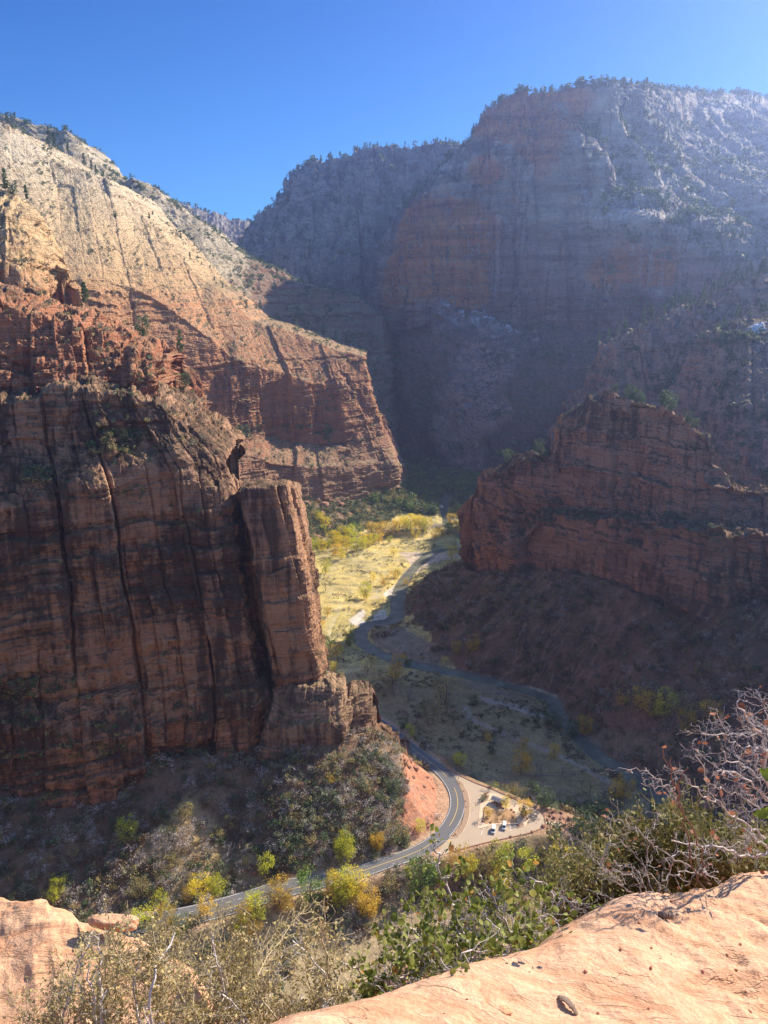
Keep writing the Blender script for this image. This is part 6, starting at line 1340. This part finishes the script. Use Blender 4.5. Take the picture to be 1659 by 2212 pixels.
def make_van():
    t_ = empty('parked_van', (0, 0, 0)); L, W, H = 5.9, 2.05, 2.55
    prof = [(-L/2, .45), (-L/2+.02, 1.2), (-L/2+.12, 2.35), (-L/2+.35, H), (L/2-2.1, H), (L/2-1.65, 2.42), (L/2-.95, 1.35), (L/2-.12, 1.12), (L/2, .95), (L/2, .45)]
    m = MB(); V = []; n = len(prof)
    for x, z in prof:
        q = 1-.13*max(0, (z-1.1)/1.4); V += [(x, -W/2*q, z), (x, W/2*q, z)]
    F_ = [tuple(2*i for i in range(n)), tuple(2*i+1 for i in range(n-1, -1, -1))]+[(2*i, 2*i+1, 2*((i+1) % n)+1, 2*((i+1) % n)) for i in range(n)]
    m.add(V, F_); m.build('body', m_wht, t_, bevel=.06)
    MB().add([(L/2-1.66, -.80, 2.36), (L/2-1.66, .80, 2.36), (L/2-.93, .92, 1.42), (L/2-.93, -.92, 1.42)], [(0, 1, 2, 3)]).v
    g = MB(); 
    g.add([(L/2-1.62, -.80, 2.38), (L/2-1.62, .80, 2.38), (L/2-.91, .91, 1.42), (L/2-.91, -.91, 1.42), (L/2-1.70, -.80, 2.33), (L/2-1.70, .80, 2.33), (L/2-1.0, .91, 1.36), (L/2-1.0, -.91, 1.36)], [(0, 1, 2, 3), (7, 6, 5, 4), (0, 4, 5, 1), (3, 2, 6, 7), (0, 3, 7, 4), (1, 5, 6, 2)]); g.build('windscreen', m_glass, t_)
    for sg in (-1, 1):
        MB().box((L/2-1.75, sg*.955, 1.80), (.85, .05, .55)).build('side_window', m_glass, t_)
        for k in range(3): MB().box((L/2-2.95-k*1.1, sg*.945, 1.85), (.9, .05, .5)).build('side_window', m_glass, t_)
        MB().box((L/2-.06, sg*.75, .95), (.14, .35, .2)).build('headlight', m_head, t_); MB().box((-L/2, sg*.88, 1.1), (.1, .14, .5)).build('tail_light', m_lamp, t_)
        MB().box((L/2-1.25, sg*1.13, 1.5), (.12, .2, .3)).build('wing_mirror', m_grey, t_)
        for x in (-1.75, 1.85):
            MB().tube([(x, sg*.80, .36), (x, sg*1.03, .36)], .36, 14).build('wheel', m_tyre, t_)
    MB().box((L/2+.02, 0, .52), (.12, 1.95, .26)).build('bumper', m_grey, t_); MB().box((-L/2, 0, 1.9), (.05, 1.4, .5)).build('rear_window', m_glass, t_); MB().box((-.5, 0, H+.02), (.5, .35, .14)).build('roof_vent', m_grey, t_)
    return t_
def copy_tree(o, parent=None):
    c = o.copy(); COL.objects.link(c); c.parent = parent
    for ch in [k for k in bpy.data.objects if k.parent == o and k is not c]: copy_tree(ch, c)
    return c
van = make_van()
def park(o, a, b, lab):
    p, q = gp(*r2b(*a), ZR), gp(*r2b(*b), ZR); o.location = ((p[0]+q[0])/2, (p[1]+q[1])/2, ZR-.02); o.rotation_euler = (0, 0, math.atan2(q[1]-p[1], q[0]-p[0])); tag(o, lab, 'van', 'vans parked side by side')
kids = [k for k in bpy.data.objects if k.parent == van]
van2 = van.copy(); COL.objects.link(van2)
for k in kids: c = k.copy(); COL.objects.link(c); c.parent = van2
park(van, (590, 1235), (555, 1425), 'white van parked nearer the road, the left of the two'); park(van2, (880, 1140), (852, 1325), 'white van parked nearer the yellow tree, the right of the two')
# the shelter
p0, rz = frame(r2b, (600, 560), (820, 650)); q_ = gp(*r2b(700, 590), ZR); t_ = tag(empty('shelter', (q_[0], q_[1], ZR+.14), rz), 'open shelter with a grey metal roof and brown posts', 'shelter')
mr = MB(); Lr = 8.0
for sg in (-1, 1):
    mr.add([(-Lr/2, 0, 3.75), (Lr/2, 0, 3.75), (Lr/2, sg*2.3, 2.75), (-Lr/2, sg*2.3, 2.75), (-Lr/2, 0, 3.6), (Lr/2, 0, 3.6), (Lr/2, sg*2.25, 2.62), (-Lr/2, sg*2.25, 2.62)], [(0, 1, 2, 3), (7, 6, 5, 4), (3, 2, 6, 7), (0, 3, 7, 4), (1, 5, 6, 2)])
ro = mr.build('roof', m_roof, t_); se = MB()
for i in range(17): 
    for sg in (-1, 1): se.add([(-Lr/2+i*.5-.02, 0, 3.76), (-Lr/2+i*.5+.02, 0, 3.76), (-Lr/2+i*.5+.02, sg*2.3, 2.76), (-Lr/2+i*.5-.02, sg*2.3, 2.76), (-Lr/2+i*.5, sg*.0, 3.81), (-Lr/2+i*.5, sg*2.3, 2.81)], [(0, 4, 5, 3), (1, 2, 5, 4)])
se.build('seam', m_roof, ro)
for x in (-3.4, 0, 3.4):
    for y in (-1.7, 1.7): MB().tube([(x, y, 0), (x, y, 2.85)], .14, 8).build('post', m_post, t_)
MB().box((0, -1.7, 2.75), (7.6, .18, .24)).build('beam', m_post, t_); MB().box((0, 1.7, 2.75), (7.6, .18, .24)).build('beam', m_post, t_)
MB().box((0, 1.2, 1.1), (6.6, .12, 2.0)).build('back_panel', m_panel, t_)
for x in (-2, 0, 2): MB().box((x, 1.1, 1.5), (1.3, .08, .9)).build('notice_board', m_wood, t_)
bn = MB().box((0, -.6, .48), (6.0, .5, .10)).build('bench_seat', m_wood, t_)
for x in (-2.6, 0, 2.6): MB().box((x, -.6, .22), (.15, .4, .42)).build('bench_leg', m_post, bn)
# low wall and rail in front of the shelter
def low_wall(f, a, b, h, w_, mat, name, lab, cat='wall', z=ZR):
    p, q = gp(*f(*a), z), gp(*f(*b), z); L = math.dist(p[:2], q[:2]); m = MB().box(((p[0]+q[0])/2, (p[1]+q[1])/2, z+.14+h/2), (L, w_, h), math.atan2(q[1]-p[1], q[0]-p[0])); return tag(m.build(name, mat, bevel=.04), lab, cat)
low_wall(r2b, (540, 570), (755, 640), .5, .5, m_wood, 'seat_wall', 'pale seat wall right in front of the shelter')
low_wall(r2b, (640, 660), (860, 735), .6, .4, m_post, 'low_wall', 'dark red low wall stepping down from the shelter')
low_wall(r2b, (350, 670), (290, 1090), .7, .35, m_post, 'low_wall', 'long dark red low wall beside the path near the vans')
# lamp posts and signs
def lamp_post(f, a, h, lab, rz=0):
    p = gp(*f(*a), ZR); t_ = tag(empty('lamp_post', (p[0], p[1], ZR+.1), rz), lab, 'lamp post'); MB().tube([(0, 0, 0), (0, 0, h)], [.10, .07], 8).build('pole', m_steel, t_); MB().tube([(0, 0, h), (-.7, 0, h+.25), (-1.1, 0, h+.25)], .05, 6).build('arm', m_steel, t_)
    MB().box((-1.35, 0, h+.2), (.6, .3, .14)).build('lamp_head', m_steel, t_); MB().box((0, 0, .1), (.35, .35, .2)).build('base', m_conc, t_)
lamp_post(r2b, (1160, 665), 3.6, 'thin grey lamp post to the right of the shelter')
def sign(f, a, h, lab, rz=0, z=ZR, bw=.7, bh=.6):
    p = gp(*f(*a), z); t_ = tag(empty('sign_post', (p[0], p[1], z), rz), lab, 'sign'); MB().tube([(0, 0, 0), (0, 0, h)], .05, 6).build('post', m_post, t_); MB().box((0, -.07, h-bh/2), (bw, .05, bh)).build('sign_board', m_post, t_)
sign(r1b, (247, 290), 2.0, 'small brown sign where the planted strip begins'); sign(r1b, (410, 550), 2.4, 'dark post standing in for a pole shadow on the drive left of the shelter')  # second one: post added in place of a pole shadow on the drive
p = gp(*r1b(1166, 692), ZR); t_ = tag(empty('display_table', (p[0], p[1], ZR+.1), .3), 'small display table on the concrete pad past the car park', 'table'); MB().box((0, 0, .95), (1.3, .8, .08)).build('table_top', m_wood, t_)
for x in (-.45, .45): MB().box((x, 0, .46), (.12, .5, .9)).build('leg', m_post, t_)
# wheel stops
for k, (a, b) in enumerate([((215, 1268), (305, 1283)), ((380, 1240), (465, 1248)), ((680, 1176), (765, 1186))]):
    p, q = gp(*r2b(*a), ZR), gp(*r2b(*b), ZR); m = MB().box((0, 0, .07), (2.0, .2, .16), 0, (1, .6)); o = m.build('wheel_stop', m_wood); o.location = ((p[0]+q[0])/2, (p[1]+q[1])/2, ZR-.02); o.rotation_euler = (0, 0, math.atan2(q[1]-p[1], q[0]-p[0])); tag(o, ['brown wheel stop in the bay farthest left of the vans', 'brown wheel stop just left of the left van', 'brown wheel stop between the two vans'][k], 'wheel stop')
# boulders
bl = [(1130, 590, 1.0), (1105, 622, .9), (1140, 642, 1.2), (1075, 568, .8), (1290, 650, 1.6), (1075, 660, .7), (1042, 725, 1.3), (1205, 590, .8), (1200, 750, .8), (1215, 600, .7), (735, 822, .9), (935, 775, .9), (545, 690, .8), (770, 595, .9), (745, 570, .9), (890, 655, .8), (812, 714, .9), (625, 690, .7), (475, 680, .9), (295, 398, .6), (318, 490, .6), (322, 545, .6), (255, 330, .6), (222, 800, .7), (500, 425, .9), (520, 415, .8), (484, 440, .8)]
BD = [boulder('boulder', (0, 0, 0), (1, .8, .7), 80+i, m_bould, 3, .28, link=False).data for i in range(5)]
def rock_at(f, x, y, s_, lab, grp, i, on=True):
    g_ = ray_ground(*f(x, y)); o = obj_of('boulder', BD[i % 5]); o.location = (g_[0], g_[1], g_[2]+s_*.25+(.35 if on else 0)); o.scale = (s_, s_, s_); o.rotation_euler = (0, 0, i*1.9); return tag(o, lab, 'boulder', grp)
for i, (x, y, s_) in enumerate(bl): rock_at(r1b, x, y, s_, 'red boulder set around the car park beds and red point', 'boulders around the car park', i)
for i, (x, y, s_) in enumerate([(480, 430, 2.2), (440, 410, 1.8), (465, 455, 2.4), (430, 445, 1.6), (512, 548, 1.4), (530, 500, 1.0), (455, 500, 1.3), (560, 560, 1.0)]): rock_at(r7, x, y, s_, 'broken red rock on the cut slope below the outcrop', 'broken rocks on the red cut slope', i, False)
for i, (x, y, s_) in enumerate([(1140, 75, 2.6), (1170, 60, 2.2), (190, 285, 1.4), (660, 690, 1.3), (830, 640, 1.6)]): rock_at(r6b, x, y, s_, 'pale boulder among the shrubs above the road', 'boulders among the shrubs above the road', i, False)
for i, (x, y, s_) in enumerate([(160, 280, 6), (230, 255, 7), (265, 290, 7), (300, 265, 6), (370, 285, 5), (470, 265, 4), (505, 235, 4), (120, 300, 5)]): rock_at(r4, x, y, s_, 'red boulder fallen below the sunlit far cliff', 'fallen boulders below the far cliff', i, False)
# planted tree on the island, small trees, shrubs in the beds
def isl_tree(f, x, y, key, h, lab):
    p = gp(*f(x, y), ZR+.15); plant(key, p, h/TS if KINDS[key][0] != 'shrub' else h, lab)
isl_tree(r2b, 1375, 960, 'juniper', 6.5, 'dark green juniper on the island under the yellow tree'); isl_tree(r2b, 1420, 900, 'gold', 11, 'yellow cottonwood on the island at the end of the parking bays'); isl_tree(r2b, 905, 700, 'yellow', 7, 'small pale yellow tree at the right end of the shelter'); isl_tree(r2b, 400, 960, 'gold', 7, 'thin golden tree on the soil bed left of the shelter')
for i, (x, y, k_, h_) in enumerate([(420, 990, 'sage', 1.5), (860, 1020, 'rust', 1.8), (640, 1000, 'rust', 1.2), (680, 1040, 'olive', 1.2), (700, 760, 'olive', 1.5), (300, 480, 'sage', 2.4), (350, 420, 'sage', 2.2), (420, 400, 'rust', 2.0), (280, 520, 'sage', 1.6), (1100, 970, 'rust', 1.4), (760, 890, 'olive', 1.0), (520, 1090, 'olive', .9)]):
    p = gp(*r2b(x, y), ZR+.15); plant(k_, p, h_, 'low '+lab_[k_]+' planted in the car park beds', 'low shrubs in the car park beds')
# the bus far up the shaded canyon
p = gp(*r4(960, 300), 8); t_ = tag(empty('shuttle_bus', (p[0], p[1], 8.4), 2.0), 'tiny white bus far up the shaded canyon road', 'bus'); MB().box((0, 0, 1.7), (9, 2.5, 2.6)).build('body', m_wht, t_, bevel=.15)
MB().box((0, 0, 2.1), (8.4, 2.56, .8)).build('windows', m_glass, t_)
for x in (-3, 3):
    for y in (-1.15, 1.15): MB().tube([(x, y-.12, .45), (x, y+.12, .45)], .45, 10).build('wheel', m_tyre, t_)
# drift logs on the dim flat
for i, (x, y, L, a) in enumerate([(1140, 487, 9, .1), (1175, 492, 11, .02), (1085, 495, 8, -.6), (1310, 548, 7, -.5), (820, 650, 8, 1.0)]):
    g_ = ray_ground(*r7(x, y)) if i < 4 else ray_ground(*r8(965, 740)); m = MB().tube([(-L/2, 0, .25), (0, .3, .3), (L/2, 0, .6)], [.3, .25, .12], 7); m.tube([(L*.1, 0, .3), (L*.25, 1.2, 1.0)], [.12, .05], 5); o = m.build('fallen_log', M_BARE); o.location = g_; o.rotation_euler = (0, 0, a); tag(o, 'pale fallen log lying on the dim river flat' if i < 4 else 'twisted grey snag on the bank of the sunlit river', 'log', 'fallen logs on the river flat' if i < 4 else None)
# ---------------------------------------------------------------- light, air, camera
SUN_EL, SUN_AZ = R(35), R(51)          # azimuth measured from +Y towards +X
w = bpy.data.worlds.new('World'); sc.world = w; w.use_nodes = True
nt = w.node_tree; nt.nodes.clear()
sky = nt.nodes.new('ShaderNodeTexSky'); sky.sky_type = 'NISHITA'; sky.sun_disc = False
sky.sun_elevation = SUN_EL; sky.sun_rotation = SUN_AZ; sky.altitude = 2500; sky.air_density = 1.0; sky.dust_density = 0; sky.ozone_density = 5
bg = nt.nodes.new('ShaderNodeBackground'); bg.inputs[1].default_value = .15
ow = nt.nodes.new('ShaderNodeOutputWorld'); 
hs = nt.nodes.new('ShaderNodeHueSaturation'); hs.inputs['Saturation'].default_value = 1.08; nt.links.new(sky.outputs[0], hs.inputs['Color'])
tc = nt.nodes.new('ShaderNodeTexCoord'); sx = nt.nodes.new('ShaderNodeSeparateXYZ'); nt.links.new(tc.outputs['Generated'], sx.inputs[0])
rm = nt.nodes.new('ShaderNodeValToRGB'); rm.color_ramp.elements[0].position = .0; rm.color_ramp.elements[0].color = (.24, .42, .49, 1); rm.color_ramp.elements[1].position = .62; rm.color_ramp.elements[1].color = (1, .93, .82, 1)
e_ = rm.color_ramp.elements.new(.36); e_.color = (.075, .235, .37, 1); nt.links.new(sx.outputs[2], rm.inputs[0])
ml = nt.nodes.new('ShaderNodeMix'); ml.data_type = 'RGBA'; ml.blend_type = 'MULTIPLY'; ml.inputs[0].default_value = 1; nt.links.new(hs.outputs[0], ml.inputs[6]); nt.links.new(rm.outputs[0], ml.inputs[7])
nt.links.new(ml.outputs[2], bg.inputs[0]); nt.links.new(bg.outputs[0], ow.inputs[0])
sd = bpy.data.lights.new('sun', 'SUN'); sd.energy = 4.3; sd.angle = R(.53); sd.color = (1, .87, .69)
so = bpy.data.objects.new('sun', sd); COL.objects.link(so)
dirv = Vector((math.sin(SUN_AZ)*math.cos(SUN_EL), math.cos(SUN_AZ)*math.cos(SUN_EL), math.sin(SUN_EL)))
so.rotation_euler = dirv.to_track_quat('Z', 'Y').to_euler()
so.location = (300, 200, 900)

if HAZE:
    mh = bpy.data.materials.new('haze_air'); mh.use_nodes = True; t_ = mh.node_tree; t_.nodes.clear()
    om = t_.nodes.new('ShaderNodeOutputMaterial'); pv = t_.nodes.new('ShaderNodeVolumePrincipled')
    pv.inputs['Color'].default_value = (.44, .57, 1, 1); pv.inputs['Density'].default_value = HAZE; pv.inputs['Anisotropy'].default_value = .77
    t_.links.new(pv.outputs[0], om.inputs['Volume'])
    hz = MB(); hz.box((0, 1950, 400), (5200, 4700, 1100)); ho = hz.build('haze', mh)
    ho.data.materials[0] = mh; tag(ho, kind='stuff')
cam = bpy.data.cameras.new('camera'); co = bpy.data.objects.new('camera', cam); COL.objects.link(co)
cam.sensor_fit = 'HORIZONTAL'; cam.sensor_width = 36; cam.lens = 36*F_PX/1659; cam.clip_start = .05; cam.clip_end = 20000
co.location = (0, 0, CAM_Z); co.rotation_euler = (math.pi/2-PITCH, 0, 0); sc.camera = co
sc.view_settings.view_transform = 'Standard'; sc.view_settings.look = 'None'; sc.view_settings.exposure = EXPO; sc.view_settings.gamma = 1
sc.render.engine = 'CYCLES'; cy = sc.cycles; cy.max_bounces = 6; cy.diffuse_bounces = 3; cy.glossy_bounces = 2; cy.transmission_bounces = 4; cy.volume_bounces = 1; cy.transparent_max_bounces = 8
cy.use_denoising = True; cy.caustics_reflective = False; cy.caustics_refractive = False; cy.sample_clamp_indirect = 6
